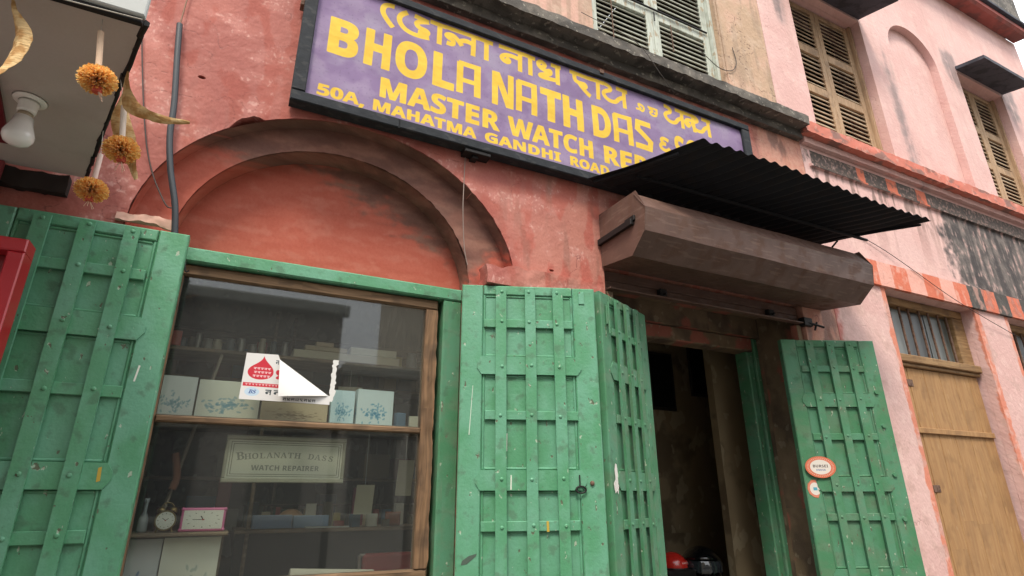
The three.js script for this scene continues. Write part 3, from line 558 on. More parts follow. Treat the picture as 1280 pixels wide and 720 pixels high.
function plankDoor(x, label) {
  const d = part('plank_door', pink, [x, 0, 0], label), z = -0.13;
  const xs = [0.02, 0.27, 0.525, 0.785, 1.045, 1.30, 1.47];
  for (let i = 0; i + 1 < xs.length; i++) mesh('plank', cbox(xs[i] + 0.0025, xs[i + 1] - 0.0025, 0.17, 2.655, z - 0.03, z + rr(-0.003, 0.003), 0.005), M.tanDoor, d);
  mesh('batten', cbox(0.03, 1.46, 2.045, 2.095, z + 0.004, z + 0.022, 0.004), M.tanDoor, d);
  mesh('lintel_rail', cbox(0.0, 1.5, 2.695, 2.77, z - 0.05, z + 0.055, 0.008), M.tanRail, d);
  mesh('lintel_rail', cbox(0.01, 1.49, 2.66, 2.692, z - 0.05, z + 0.03, 0.006), M.tanRail, d);
  mesh('frame', cbox(0.0, 1.5, 3.285, 3.365, z - 0.08, z + 0.01, 0.006), M.tanRail, d);
  mesh('frame', cbox(1.31, 1.51, 2.775, 3.283, z - 0.08, z + 0.0, 0.006), M.tanRail, d);
  mesh('frame', cbox(0.01, 0.1, 2.775, 3.283, z - 0.08, z + 0.0, 0.006), M.tanRail, d);
  for (let i = 0; i < 7; i++) mesh('iron_bar', rod([0.25 + i * 0.165 + rr(-0.01, 0.01), 2.768, z - 0.02], [0.25 + i * 0.165 + rr(-0.012, 0.012), 3.29, z - 0.02], 0.0115), M.iron, d);
  for (let i = 0; i < 3; i++) mesh('pane', box(0.12 + i * 0.4, 0.5 + i * 0.4, 2.78, 3.28, z - 0.075, z - 0.071), plain([0x8d9492, 0x4a4f4e, 0x7e8684][i], 0.35, { transmission: 0.35, thickness: 0 }), d);
  mesh('latch_plate', cbox(0.23, 0.315, 2.475, 2.54, z - 0.002, z + 0.006, 0.002), M.iron, d);
  mesh('latch_plate', cbox(0.235, 0.335, 1.54, 1.6, z - 0.002, z + 0.006, 0.002), M.iron, d);
  return d;
}
plankDoor(5.445, 'brown plank door under a barred transom'); plankDoor(7.625, 'plank door beyond the pink pier');

// ---------------------------------------------------------------- houses across the street (low ones mirrored in window, tall ones block low light)
function facing(x0, x1, h, z, colour, label, nWin, floors) {
  const b = thing('opposite_house', label, 'building', [0, 0, 0]);
  const m = plain(colour, 0.9), dk = plain(0x23282b, 0.3), tr = plain(0x8d8f86, 0.8);
  mesh('wall', box(x0, x1, 0, h, z, z + 5), m, b);
  mesh('cornice', cbox(x0 - 0.1, x1 + 0.1, h - 0.35, h - 0.1, z - 0.3, z - 0.003, 0.03), tr, b);
  for (let f = 0; f < floors; f++) for (let i = 0; i < nWin; i++) {
    const wx = x0 + (i + 0.5) * (x1 - x0) / nWin, wy = 1.2 + f * 3.3;
    mesh('window', cbox(wx - 0.55, wx + 0.55, wy, wy + 1.7, z - 0.06, z - 0.002, 0.01), dk, b);
    mesh('window_frame', [cbox(wx - 0.65, wx + 0.65, wy + 1.702, wy + 1.85, z - 0.25, z - 0.002, 0.02), cbox(wx - 0.7, wx + 0.7, wy - 0.12, wy - 0.003, z - 0.2, z - 0.002, 0.02)], tr, b);
  }
}
facing(-16, -4.6, 12.5, 10.5, 0x9c8f7c, 'unseen drab house across the street, made tall to block low sky light', 4, 3);  // height raised to hold back low sky light from this side
facing(-4.2, 2.3, 6.1, 10.8, 0x8b867e, 'grey house across the street with one window row', 3, 1);
facing(2.5, 4.2, 4.7, 11, 0xb9b4a8, 'narrow pale house across the street', 1, 1);
facing(4.4, 18, 12.5, 11, 0xb9ae9c, 'unseen cream house across the street, made tall to block low sky light', 5, 3);  // likewise raised, out of view, for more top-down light
// ================================================================ the signboard
const SX0 = 0.137, SX1 = 3.72, SY0 = 3.675, SY1 = 4.565;
// hand-lettered strokes: each letter is a list of strokes in a unit cell (y up, head line at y = 1)
const BN = {
  e: [[[0.75, 0.98], [0.3, 1.0], [0.05, 0.72], [0.2, 0.38], [0.75, 0.02]]],
  bh: [[[0.30, 0.95], [0.12, 0.80], [0.06, 0.45], [0.25, 0.10], [0.60, 0.02], [0.95, 0.12]], [[0.50, 0.93], [0.92, 0.86]], [[0.92, 0.86], [0.55, 0.72], [0.60, 0.45], [0.92, 0.42], [0.88, 0.22], [0.62, 0.25]]],
  aa: [[[0.0, 0.95], [1.0, 0.93]], [[0.6, 0.93], [0.6, 0.0]]],
  l: [[[0.0, 0.95], [1.0, 0.93]], [[0.84, 0.93], [0.84, 0.0]], [[0.05, 0.22], [0.22, 0.18], [0.26, 0.40], [0.08, 0.48], [0.02, 0.60], [0.22, 0.68], [0.42, 0.45], [0.50, 0.30]], [[0.42, 0.45], [0.58, 0.68], [0.84, 0.52]]],
  n: [[[0.0, 0.95], [1.0, 0.93]], [[0.84, 0.93], [0.84, 0.0]], [[0.84, 0.60], [0.55, 0.66], [0.20, 0.58], [0.08, 0.38], [0.30, 0.22], [0.45, 0.36], [0.28, 0.46]]],
  th: [[[0.60, 0.95], [1.0, 0.93]], [[0.86, 0.93], [0.86, 0.0]], [[0.12, 0.60], [0.30, 0.66], [0.36, 0.86], [0.18, 0.94], [0.06, 0.80], [0.12, 0.60], [0.40, 0.50], [0.58, 0.64], [0.56, 0.40], [0.22, 0.28], [0.10, 0.16], [0.40, 0.14], [0.86, 0.22]]],
  d: [[[0.0, 0.95], [1.0, 0.93]], [[0.22, 0.93], [0.18, 0.60], [0.40, 0.50], [0.68, 0.55], [0.74, 0.38], [0.50, 0.30]], [[0.40, 0.50], [0.60, 0.22], [0.92, 0.02]]],
  s: [[[0.05, 0.96], [0.30, 0.94], [0.36, 0.72], [0.12, 0.58], [0.04, 0.40], [0.22, 0.14], [0.52, 0.16], [0.66, 0.46], [0.88, 0.60]], [[0.56, 0.95], [1.0, 0.93]], [[0.86, 0.93], [0.86, 0.0]]],
  amp: [[[0.85, 0.85], [0.45, 1.0], [0.12, 0.80], [0.30, 0.55], [0.60, 0.52]], [[0.55, 0.52], [0.15, 0.50], [0.02, 0.20], [0.35, -0.02], [0.75, 0.05], [0.95, 0.25]]],
  ea: [[[0.35, 0.95], [0.75, 0.86], [0.90, 0.55], [0.65, 0.08], [0.40, 0.35], [0.05, 0.25]], [[0.35, 0.95], [0.30, 0.55], [0.60, 0.42]]],
  nd: [[[0.05, 0.95], [0.95, 0.93]], [[0.15, 0.72], [0.40, 0.80], [0.50, 0.52], [0.20, 0.42], [0.30, 0.10], [0.72, 0.10], [0.84, 0.40], [0.62, 0.52]], [[0.84, 0.93], [0.84, 0.40]]],
};
function bn(g, key, x, y, w, h, lw) {                                     // x, y = bottom left in canvas space
  g.lineWidth = lw; g.lineCap = 'butt'; g.lineJoin = 'round';
  for (const s of BN[key]) {
    g.beginPath();
    const P = s.map(([a, b]) => [x + a * w, y - b * h]);
    g.moveTo(...P[0]);
    if (P.length === 2) g.lineTo(...P[1]);
    else { for (let i = 1; i < P.length - 1; i++) { const e = i === P.length - 2 ? P[i + 1] : [(P[i][0] + P[i + 1][0]) / 2, (P[i][1] + P[i + 1][1]) / 2]; g.quadraticCurveTo(P[i][0], P[i][1], e[0], e[1]); } }
    g.stroke();
  }
}
function fitText(g, str, x0, x1, yb, yt, weight = 'bold', extra = 0) {        // one word fitted to a box
  g.save(); g.font = `${weight} 200px sans-serif`; g.textBaseline = 'alphabetic';
  const w = g.measureText(str).width, cap = 200 * 0.727;
  g.translate(x0, yb); g.scale((x1 - x0) / w, (yb - yt) / cap); g.fillText(str, 0, 0);
  if (extra) { g.lineWidth = extra; g.lineJoin = 'round'; g.strokeText(str, 0, 0); }
  g.restore();
}
const signTex = canvasTex(2048, 512, (g, W, H) => {
  const px = x => (x - SX0) / (SX1 - SX0) * W, py = y => (SY1 - y) / (SY1 - SY0) * H, u = W / (SX1 - SX0);
  g.fillStyle = 'rgb(146,124,164)'; g.fillRect(0, 0, W, H);
  const im = g.getImageData(0, 0, W, H), d = im.data;
  for (let j = 0; j < H; j++) for (let i = 0; i < W; i++) {
    const x = i / u, y = j / u, k = (j * W + i) * 4;
    const a = fbm(x * 3, y * 4, 5), b = fbm(x * 6 + y * 3 + 4, y * 7 - x * 2 + 9, 4), p = ss(0.6, 0.72, fbm(x * 2 + 5, y * 3 + 8, 5));
    let c = mixc([138, 119, 152], [126, 105, 142], ss(0.35, 0.65, a)); c = mixc(c, [154, 140, 164], ss(0.45, 0.8, b) * 0.5); c = mixc(c, [150, 144, 162], p * 0.4);
    const dt = ss(0.8, 0.84, vn(x * 60, y * 60)); c = mixc(c, [92, 78, 106], dt * 0.2);
    d[k] = c[0]; d[k + 1] = c[1]; d[k + 2] = c[2];
  }
  g.putImageData(im, 0, 0);
  g.fillStyle = g.strokeStyle = 'rgb(218,184,72)';
  // second line, condensed letters one by one
  const y0 = py(4.03), y1 = py(4.298);
  const L = [['B', 0.209, 0.402], ['H', 0.43, 0.613], ['O', 0.632, 0.845], ['L', 0.872, 1.03], ['N', 1.303, 1.482], ['T', 1.70, 1.855], ['H', 1.868, 2.066], ['D', 2.128, 2.302]];
  for (const [ch, a, b] of L) fitText(g, ch, px(a) - 6, px(b) + 6, y0, y1, 'bold', 8);
  const blockA = (a, b) => { const t = 0.047 * u, X0 = px(a), X1 = px(b), m = (y0 + y1) / 2; g.fillRect(X0, y1 + 8, t, y0 - y1 - 8); g.fillRect(X1 - t, y1, t, y0 - y1); g.fillRect(X0 + 8, y1, X1 - X0 - 8, t * 0.85); g.fillRect(X0, m + 2, X1 - X0, t * 0.8); };
  blockA(1.052, 1.226); blockA(1.493, 1.662); blockA(2.325, 2.505);
  g.lineWidth = 0.05 * u; g.lineJoin = 'miter'; g.beginPath(); g.moveTo(px(2.69), y1 + 13); g.lineTo(px(2.565), y1 + 13); g.lineTo(px(2.555), y1 + 50); g.lineTo(px(2.675), y0 - 50); g.lineTo(px(2.665), y0 - 14); g.lineTo(px(2.525), y0 - 14); g.stroke();
  bn(g, 'amp', px(2.77), py(4.09), px(2.88) - px(2.77), 0.115 * u, 0.032 * u); fitText(g, 'SONS', px(2.92), px(3.5), py(4.03), py(4.27), 'bold', 6);
  for (const [w, a, b] of [['MASTER', 0.542, 1.365], ['WATCH', 1.437, 2.138], ['REPAIRERS', 2.206, 3.42]]) fitText(g, w, px(a), px(b), py(3.818), py(3.962), 'bold', 9);
  for (const [w, a, b] of [['50A,', 0.195, 0.478], ['MAHATMA', 0.515, 1.2], ['GANDHI', 1.258, 1.845], ['ROAD,', 1.912, 2.30]]) fitText(g, w, px(a), px(b), py(3.708), py(3.783), 'bold', 9);
  const bl = py(4.368), bh = 0.178 * u, lw = 0.036 * u;
  const word = list => { for (const [k, a, b] of list) bn(g, k, px(a), bl, px(b) - px(a), bh, lw); };
  word([['e', 0.517, 0.63], ['bh', 0.62, 0.86], ['aa', 0.85, 0.965], ['l', 0.96, 1.205], ['aa', 1.19, 1.315]]);
  word([['n', 1.36, 1.56], ['aa', 1.55, 1.655], ['th', 1.665, 1.872]]);
  word([['d', 1.95, 2.15], ['aa', 2.13, 2.255], ['s', 2.24, 2.49]]);
  bn(g, 'ea', px(2.56), py(4.385), px(2.66) - px(2.56), 0.085 * u, 0.02 * u); bn(g, 'nd', px(2.68), py(4.385), px(2.795) - px(2.68), 0.085 * u, 0.02 * u);
  word([['s', 2.85, 3.08], ['n', 3.07, 3.19], ['s', 3.14, 3.37]]);
  // worn brush edges
  const im2 = g.getImageData(0, 0, W, H), e = im2.data;
  for (let j = 0; j < H; j++) for (let i = 0; i < W; i++) { const k = (j * W + i) * 4; if (e[k + 2] < 120) { const n = fbm(i * 0.03, j * 0.05, 4); const c = mixc([230, 194, 66], [214, 174, 54], n); const t = 0.8; e[k] += (c[0] - e[k]) * t; e[k + 1] += (c[1] - e[k + 1]) * t; e[k + 2] += (c[2] - e[k + 2]) * t; } }
  g.putImageData(im2, 0, 0);
});
const signBump = dataTex(1024, 256, false, d => { for (let j = 0; j < 256; j++) for (let i = 0; i < 1024; i++) { const x = i / 1024 * 3.6, y = j / 256 * 0.9; const w = 1 - Math.abs(fbm(x * 2.2 + y * 1.5, y * 2.6 - x * 1.1, 4) - 0.5) * 3.2; const v = 255 * Math.max(0, Math.min(1, 0.35 + 0.3 * w + 0.3 * fbm(x * 1.5, y * 2 + 6, 3))); const k = (j * 1024 + i) * 4; d[k] = d[k + 1] = d[k + 2] = v; d[k + 3] = 255; } }, false);
{
  const sb = thing('signboard', 'long purple signboard with yellow lettering in a dark frame over the arch', 'signboard', [0, 0, 0.0]);
  const m = new THREE.MeshPhysicalMaterial({ map: signTex, bumpMap: signBump, bumpScale: 0.008, roughness: 0.62, specularIntensity: 0.5, side: THREE.DoubleSide });
  const g = new THREE.PlaneGeometry(SX1 - SX0, SY1 - SY0, 120, 30); g.translate((SX0 + SX1) / 2, (SY0 + SY1) / 2, 0.066);
  const p = g.attributes.position; for (let i = 0; i < p.count; i++) { const x = p.getX(i), y = p.getY(i); p.setZ(i, 0.066 + 0.014 * (fbm(x * 2 + y, y * 3 - x * 0.7, 3) - 0.5)); } g.computeVertexNormals();
  mesh('printed_sheet', g, m, sb, 'none');
  mesh('backing', box(SX0 - 0.03, SX1 + 0.03, SY0 - 0.03, SY1 + 0.03, 0.025, 0.045), plain(0x2b2622, 0.9), sb);
  const fm = surface(256, 256, 0.5, 0.5, (x, y) => { const f = fbm(x * 16, y * 16, 4, 8), s = ss(0.6, 0.72, fbm(x * 12 + 3, y * 30 + 2, 3)); const c = mixc([30, 35, 41], [62, 62, 62], s * 0.6); return [c[0] + 16 * (f - 0.5), c[1] + 16 * (f - 0.5), c[2] + 16 * (f - 0.5), f, 0.55 + 0.2 * s]; }, { bump: 0.003 });
  mesh('frame_bar', cbox(SX0 - 0.075, SX1 + 0.09, SY1, SY1 + 0.06, 0.01, 0.095, 0.006), fm, sb);
  mesh('frame_bar', cbox(SX0 - 0.075, 0.685, SY0 - 0.068, SY0, 0.01, 0.098, 0.006), fm, sb);
  mesh('frame_bar', cbox(0.687, SX1 + 0.09, SY0 - 0.066, SY0, 0.01, 0.096, 0.006), fm, sb);
  mesh('frame_bar', cbox(SX0 - 0.075, SX0, SY0 + 0.001, SY1 - 0.001, 0.01, 0.1, 0.006), fm, sb);
  mesh('frame_bar', cbox(SX1, SX1 + 0.09, SY0 + 0.001, SY1 - 0.001, 0.01, 0.094, 0.006), fm, sb);
  mesh('bracket', [cbox(1.12, 1.30, SY0 - 0.095, SY0 - 0.069, 0.001, 0.085, 0.004), cbox(1.18, 1.22, SY0 - 0.115, SY0 - 0.096, 0.001, 0.06, 0.003)], M.darkMetal, sb);
  mesh('clip', [cbox(2.21, 2.245, SY1 + 0.03, SY1 + 0.066, 0.096, 0.104, 0.002), cbox(0.04, 0.062, 4.3, 4.34, 0.02, 0.08, 0.003)], M.iron, sb);
}

// ================================================================ corrugated awning
{
  const a = thing('corrugated_awning', 'dark corrugated iron awning jutting over the shop doorway', 'awning');
  const nu = 300, nv = 14, B0 = [2.02, 3.60, 0.105], B1 = [4.515, 3.635, 0.005], F0 = [2.46, 3.655, 0.77], F1 = [4.93, 3.615, 0.77];
  const sheet = off => {
    const pos = [], idx = [];
    for (let j = 0; j <= nv; j++) for (let i = 0; i <= nu; i++) {
      const u = i / nu, v = j / nv, q = [0, 1, 2].map(k => (B0[k] * (1 - u) + B1[k] * u) * (1 - v) + (F0[k] * (1 - u) + F1[k] * u) * v);
      q[1] += 0.011 * Math.sin(u * Math.PI * 2 * 23) + off - 0.03 * Math.sin(v * Math.PI) * 0.4 + 0.03 * (vn(u * 4 + 2.3, v * 2 + 1.4) - 0.5);
      q[2] += j === nv ? 0.01 * (vn(u * 14, 3) - 0.5) : 0;
      pos.push(...q);
    }
    for (let j = 0; j < nv; j++) for (let i = 0; i < nu; i++) { const a0 = j * (nu + 1) + i; idx.push(a0, a0 + 1, a0 + nu + 1, a0 + 1, a0 + nu + 2, a0 + nu + 1); }
    const g = new THREE.BufferGeometry(); g.setAttribute('position', new THREE.Float32BufferAttribute(pos, 3)); g.setIndex(idx); g.computeVertexNormals(); return g;
  };
  mesh('sheet', [boxUV(sheet(0), M.awning), boxUV(sheet(0.0025), M.awning)], M.awning, a);
  mesh('support_bar', rod([2.08, 3.585, 0.11], [2.40, 3.61, 0.62], 0.012, 6), M.awning, a);
  mesh('support_bar', rod([2.30, 3.59, 0.3], [4.76, 3.59, 0.33], 0.012, 6), M.awning, a);
  mesh('support_bar', rod([4.46, 3.64, 0.005], [4.86, 3.585, 0.72], 0.010, 6), M.awning, a);
  mesh('brace', rod([4.46, 3.40, 0.01], [4.56, 3.6, 0.2], 0.008, 6), M.darkMetal, a);
}

// ================================================================ roller shutter housing
{
  const r = thing('roller_shutter', 'brown sheet metal roller shutter box above the shop door', 'roller shutter');
  const prof = [[0.005, 3.0], [0.335, 2.955], [0.475, 3.075], [0.50, 3.235], [0.42, 3.385], [0.005, 3.40]];
  const x0 = 2.185, x1 = 4.45;
  const face = (a, b, xa, xb) => { const n = 40, pos = [], idx = []; for (let i = 0; i <= n; i++) for (const [q, s] of [[a, 0], [b, 1]]) { const x = xa + (xb - xa) * i / n; const w = 0.005 * (vn(x * 2.3, q[1] * 9) - 0.5); pos.push(x, q[1] + w, q[0] + w); } for (let i = 0; i < n; i++) { const k = i * 2; idx.push(k, k + 1, k + 2, k + 1, k + 3, k + 2); } const g = new THREE.BufferGeometry(); g.setAttribute('position', new THREE.Float32BufferAttribute(pos, 3)); g.setIndex(idx); g.computeVertexNormals(); return g; };
  const hm = M.boxMetal;
  mesh('bottom_sheet', face(prof[0], prof[1], x0, x1), hm, r);
  mesh('lower_front_sheet', face(prof[1], prof[2], x0, x1), hm, r);
  mesh('front_sheet', face(prof[2], prof[3], x0, x1), hm, r);
  mesh('lip_sheet', face(prof[3], [0.40, 3.37], x0 - 0.01, x1 + 0.0), hm, r);
  mesh('top_sheet', face([0.40, 3.37], prof[5], x0, x1), hm, r);
  for (const x of [x0 - 0.003, x1 + 0.001]) {
    const s = shapeOf(prof.map(([z, y]) => [z, y])); const g = new THREE.ExtrudeGeometry(s, { depth: 0.002, bevelEnabled: false }); g.rotateY(-Math.PI / 2); g.translate(x + 0.002, 0, 0);
    mesh('end_plate', g, hm, r);
  }
  mesh('end_bracket', [cbox(x0 - 0.03, x0 - 0.004, 3.155, 3.195, 0.004, 0.38, 0.003), cbox(x0 - 0.018, x0 - 0.005, 3.18, 3.215, 0.30, 0.40, 0.003)], M.darkMetal, r);
  mesh('bottom_bar', [cbox(2.23, 4.17, 2.855, 2.925, -0.05, -0.035, 0.004), cbox(2.23, 4.17, 2.848, 2.86, -0.033, 0.02, 0.003)], hm, r);
  mesh('rolled_curtain', (() => { const g = new THREE.CylinderGeometry(0.13, 0.13, 1.98, 20); g.rotateZ(Math.PI / 2); g.translate(3.2, 3.18, 0.22); return g; })(), M.darkMetal, r);
  mesh('curtain_slat', [cbox(2.22, 4.18, 2.93, 2.999, -0.052, -0.042, 0.003)], hm, r);
  for (const x of [2.23, 4.12]) mesh('guide_rail', [cbox(x, x + 0.05, 0.16, 2.84, -0.085, -0.02, 0.004)], M.oldPlaster, r);
  for (const x of [2.68, 3.78]) mesh('lock_lug', [cbox(x, x + 0.06, 2.862, 2.92, -0.034, 0.01, 0.004), rod([x + 0.03, 2.88, 0.0], [x + 0.03, 2.88, 0.035], 0.008)], M.darkMetal, r);
  mesh('end_lug', [cbox(4.16, 4.26, 2.83, 2.9, -0.03, 0.03, 0.004), rod([4.2, 2.86, 0.02], [4.36, 2.83, 0.05], 0.01), rod([4.27, 2.80, 0.03], [4.31, 2.87, 0.03], 0.008)], M.darkMetal, r);
}

// ================================================================ neighbour's canopy, bulb, garland
{
  const c = thing('shop_canopy', 'grey boarded canopy with white fascia over the neighbouring stall', 'canopy');
  const plan = [[-0.412, 1.245], [-0.745, 0.062], [-3.2, 0.03], [-3.2, 1.25]];
  const s = shapeOf(plan.map(([x, z]) => [x, -z])); const g = new THREE.ExtrudeGeometry(s, { depth: 0.012, bevelEnabled: false }); g.rotateX(-Math.PI / 2); g.translate(0, 2.9, 0);
  mesh('soffit_board', g, M.soffit, c);
  const ft = surface(512, 256, 2, 1, (x, y) => { const f = fbm(x * 6, y * 6, 5), st = ss(0.58, 0.7, fbm(x * 5, y * 2 + 3, 4)); const k = 196 - 30 * st + 14 * (f - 0.5); return [k - 4, k, k - 2, f, 0.6]; }, { bump: 0.002 });
  mesh('fascia_board', cbox(-3.2, -0.405, 2.905, 3.35, 1.25, 1.275, 0.004), ft, c);
  mesh('fascia_trim', cbox(-3.2, -0.41, 2.886, 2.905, 1.238, 1.262, 0.004), M.darkMetal, c);
  mesh('screw', (() => { const a = new THREE.CylinderGeometry(0.008, 0.008, 0.006, 10); a.rotateX(Math.PI / 2); a.translate(-0.50, 2.985, 1.277); return a; })(), M.darkMetal, c);
  const ed = []; for (let i = 0; i < 16; i++) { const t0 = i / 16, t1 = (i + 1) / 16, P = t => [plan[0][0] + (plan[1][0] - plan[0][0]) * t + 0.006, 0, plan[0][1] + (plan[1][1] - plan[0][1]) * t]; const a = P(t0), b = P(t1); ed.push(rod([a[0] + rr(-0.003, 0.003), 2.905 + rr(-0.006, 0.006), a[2]], [b[0] + rr(-0.003, 0.003), 2.905 + rr(-0.006, 0.006), b[2]], 0.008 + rr(0, 0.004), 5)); }
  mesh('edge_strip', ed, M.darkMetal, c);
  mesh('shaded_wall_strip', rough(-3.2, -0.80, 2.81, 2.895, 0.002, 0.05, 120, 0.035, 14), plain(0x2a211d, 0.9), c);  // dark strip standing in for sooty wall in shadow under the soffit
  mesh('back_post', cbox(-1.5, -1.03, 2.722, 2.897, 0.06, 0.09, 0.004), plain(0x8a3a3e, 0.7), c);
  mesh('top_board', box(-3.2, -0.75, 3.33, 3.35, 0.03, 1.249), M.soffit, c);
}
{
  const b = thing('light_bulb', 'white bulb in a ceiling holder under the grey canopy', 'bulb', [-0.823, 2.9, 0.634]);
  const wp = plain(0xeeeae2, 0.35), cm = plain(0xb8a890, 0.35, { metalness: 0.4 }), gl = plain(0xf4f3ef, 0.22, { clearcoat: 0.6 });
  const lat = (pts, n = 28) => new THREE.LatheGeometry(pts.map(([r, y]) => new THREE.Vector2(r, y)), n);
  mesh('ceiling_rose', lat([[0, -0.012], [0.03, -0.012], [0.05, -0.008], [0.054, 0], [0, 0]]), wp, b);
  mesh('holder', lat([[0, -0.06], [0.026, -0.06], [0.029, -0.05], [0.03, -0.02], [0.034, -0.0125], [0, -0.0125]]), wp, b);
  mesh('cap', lat([[0, -0.078], [0.0235, -0.078], [0.0235, -0.0605], [0, -0.0605]]), cm, b);
  mesh('globe', lat([[0, -0.196], [0.02, -0.194], [0.038, -0.184], [0.0465, -0.168], [0.048, -0.152], [0.042, -0.132], [0.034, -0.112], [0.0285, -0.0785], [0, -0.0785]]), gl, b);
}
function flowerHead(R) {                                                  // a pompom of curled shavings
  const geos = [];
  const blade = (l, w, curl) => { const pos = [], idx = [], n = 4; for (let i = 0; i <= n; i++) { const t = i / n, y = l * t, z = curl * t * t, ww = w * (1 - 0.35 * t); pos.push(-ww, y, z, ww, y, z); } for (let i = 0; i < n; i++) { const k = i * 2; idx.push(k, k + 1, k + 2, k + 1, k + 3, k + 2); } const g = new THREE.BufferGeometry(); g.setAttribute('position', new THREE.Float32BufferAttribute(pos, 3)); g.setIndex(idx); g.computeVertexNormals(); return g; };
  const up = new THREE.Vector3(0, 1, 0);
  for (let i = 0; i < 1100; i++) {
    const a = rnd() * Math.PI * 2, e = Math.asin(rr(-0.97, 0.97)), d = new THREE.Vector3(Math.cos(e) * Math.cos(a), Math.sin(e) * 0.78, Math.cos(e) * Math.sin(a));
    const g = blade(R * rr(0.84, 1.03) * d.length(), R * 0.07, R * rr(-0.2, 0.2)); g.rotateY(rnd() * 6.3); g.applyQuaternion(new THREE.Quaternion().setFromUnitVectors(up, d.clone().normalize()));
    const col = new THREE.Color().setRGB(...mixc([0.9, 0.36, 0.05], [0.93, 0.68, 0.24], Math.sqrt(rnd()))), cc = new Float32Array(g.attributes.position.count * 3); for (let k = 0; k < cc.length; k += 3) { cc[k] = col.r; cc[k + 1] = col.g; cc[k + 2] = col.b; }
    g.setAttribute('color', new THREE.BufferAttribute(cc, 3)); geos.push(g);
  }
  return mergeGeometries(geos);
}
const petal = new THREE.MeshPhysicalMaterial({ vertexColors: true, roughness: 1, transmission: 0.4, thickness: 0, side: THREE.DoubleSide });
const headG = flowerHead(0.052), paper = plain(0xd8b79c, 0.85), bead = plain(0xc2503a, 0.7), thread = plain(0xb9b3a8, 0.9);
function ornament(top, tubeTop, head, k, tint, label) {
  const o = thing('hanging_flower', label, 'garland', head, 'orange paper flowers hung from the canopy');
  const rel = p => [p[0] - head[0], p[1] - head[1], p[2] - head[2]], T = rel(tubeTop), dir = new THREE.Vector3(...T).normalize();
  const h = mesh('flower_head', headG, petal, o, 'none'); h.scale.setScalar(k); h.quaternion.setFromUnitVectors(new THREE.Vector3(0, 1, 0), dir);
  const c0 = dir.clone().multiplyScalar(0.02 * k);
  mesh('paper_tube', rod([c0.x, c0.y, c0.z], T, 0.0085 * k, 12), plain(tint, 0.85), o);
  mesh('string', rod(T, rel(top), 0.0014, 5), thread, o);
  const b = dir.clone().multiplyScalar(-0.036 * k); const bg = new THREE.CylinderGeometry(0.016 * k, 0.011 * k, 0.014 * k, 12); bg.translate(b.x, b.y, b.z); mesh('bead', bg, bead, o);
  const tas = []; for (let i = 0; i < 4; i++) tas.push(rod([b.x, b.y, b.z], [b.x + rr(-0.02, 0.03), b.y - rr(0.02, 0.04), b.z + rr(-0.02, 0.02)], 0.0013, 4)); mesh('tassel', tas, paper, o);
}
ornament([-0.523, 2.9, 1.205], [-0.519, 2.857, 1.2], [-0.492, 2.685, 1.2], 1.02, 0xdcbfa4, 'orange paper flower on a cream tube hung from the canopy fascia');
ornament([-0.508, 2.9, 0.92], [-0.48, 2.803, 0.9], [-0.454, 2.632, 0.9], 1.1, 0xe0d2c4, 'orange paper flower hung from the canopy edge in front of a dry leaf');
ornament([-0.61, 2.9, 0.53], [-0.59, 2.778, 0.555], [-0.587, 2.62, 0.555], 1.12, 0xdfc6bc, 'lowest orange paper flower hung just above the green shutter');
const leafMat = surface(256, 256, 0.2, 0.2, (x, y) => { const f = fbm(x * 40, y * 160, 4), g = fbm(x * 30 + 3, y * 30, 3); const c = mixc([216, 184, 132], [182, 138, 84], ss(0.35, 0.7, g)); return [c[0] + 24 * (f - 0.5), c[1] + 22 * (f - 0.5), c[2] + 18 * (f - 0.5), f, 0.8]; }, { bump: 0.002 });
function dryLeaf(pts, widths, twists, label) {
  const c = new THREE.CatmullRomCurve3(pts.map(p => new THREE.Vector3(...p))), n = 26, m = 5, pos = [], idx = [];
  const lerp = (a, t) => { const f = t * (a.length - 1), i = Math.min(a.length - 2, Math.floor(f)); return a[i] + (a[i + 1] - a[i]) * (f - i); };
  for (let s = 0; s < 2; s++) for (let i = 0; i <= n; i++) { const t = i / n, P = c.getPoint(t), T = c.getTangent(t), w = lerp(widths, t), a = lerp(twists, t); let N = new THREE.Vector3(0, 0, 1).cross(T).normalize(); const B = T.clone().cross(N); const S = N.clone().multiplyScalar(Math.cos(a)).add(B.clone().multiplyScalar(Math.sin(a))), U = T.clone().cross(S); for (let j = 0; j <= m; j++) { const q = j / m * 2 - 1, k = w * q + 0.003 * (vn(i * 0.8, j) - 0.5), z = -0.35 * w * q * q + 0.004 * (vn(i * 0.9 + 5, j * 1.3) - 0.5) + s * 0.0012; pos.push(P.x + S.x * k + U.x * z, P.y + S.y * k + U.y * z, P.z + S.z * k + U.z * z); } }
  for (let s = 0; s < 2; s++) for (let i = 0; i < n; i++) for (let j = 0; j < m; j++) { const k = s * (n + 1) * (m + 1) + i * (m + 1) + j; idx.push(k, k + 1, k + m + 1, k + 1, k + m + 2, k + m + 1); }
  const g = new THREE.BufferGeometry(); g.setAttribute('position', new THREE.Float32BufferAttribute(pos, 3)); g.setIndex(idx); g.computeVertexNormals();
  tag(mesh('dried_leaf', g, leafMat), label, 'leaf', 'dry leaves of the garland');
}
dryLeaf([[-0.478, 2.895, 0.98], [-0.478, 2.84, 0.95], [-0.455, 2.795, 0.93], [-0.40, 2.775, 0.92], [-0.34, 2.783, 0.91], [-0.275, 2.80, 0.90]], [0.002, 0.018, 0.026, 0.020, 0.013, 0.006], [0.3, 0.9, 0.2, 1.2, 0.4, 0.9], 'long twisted dry leaf reaching across to the black pipe');
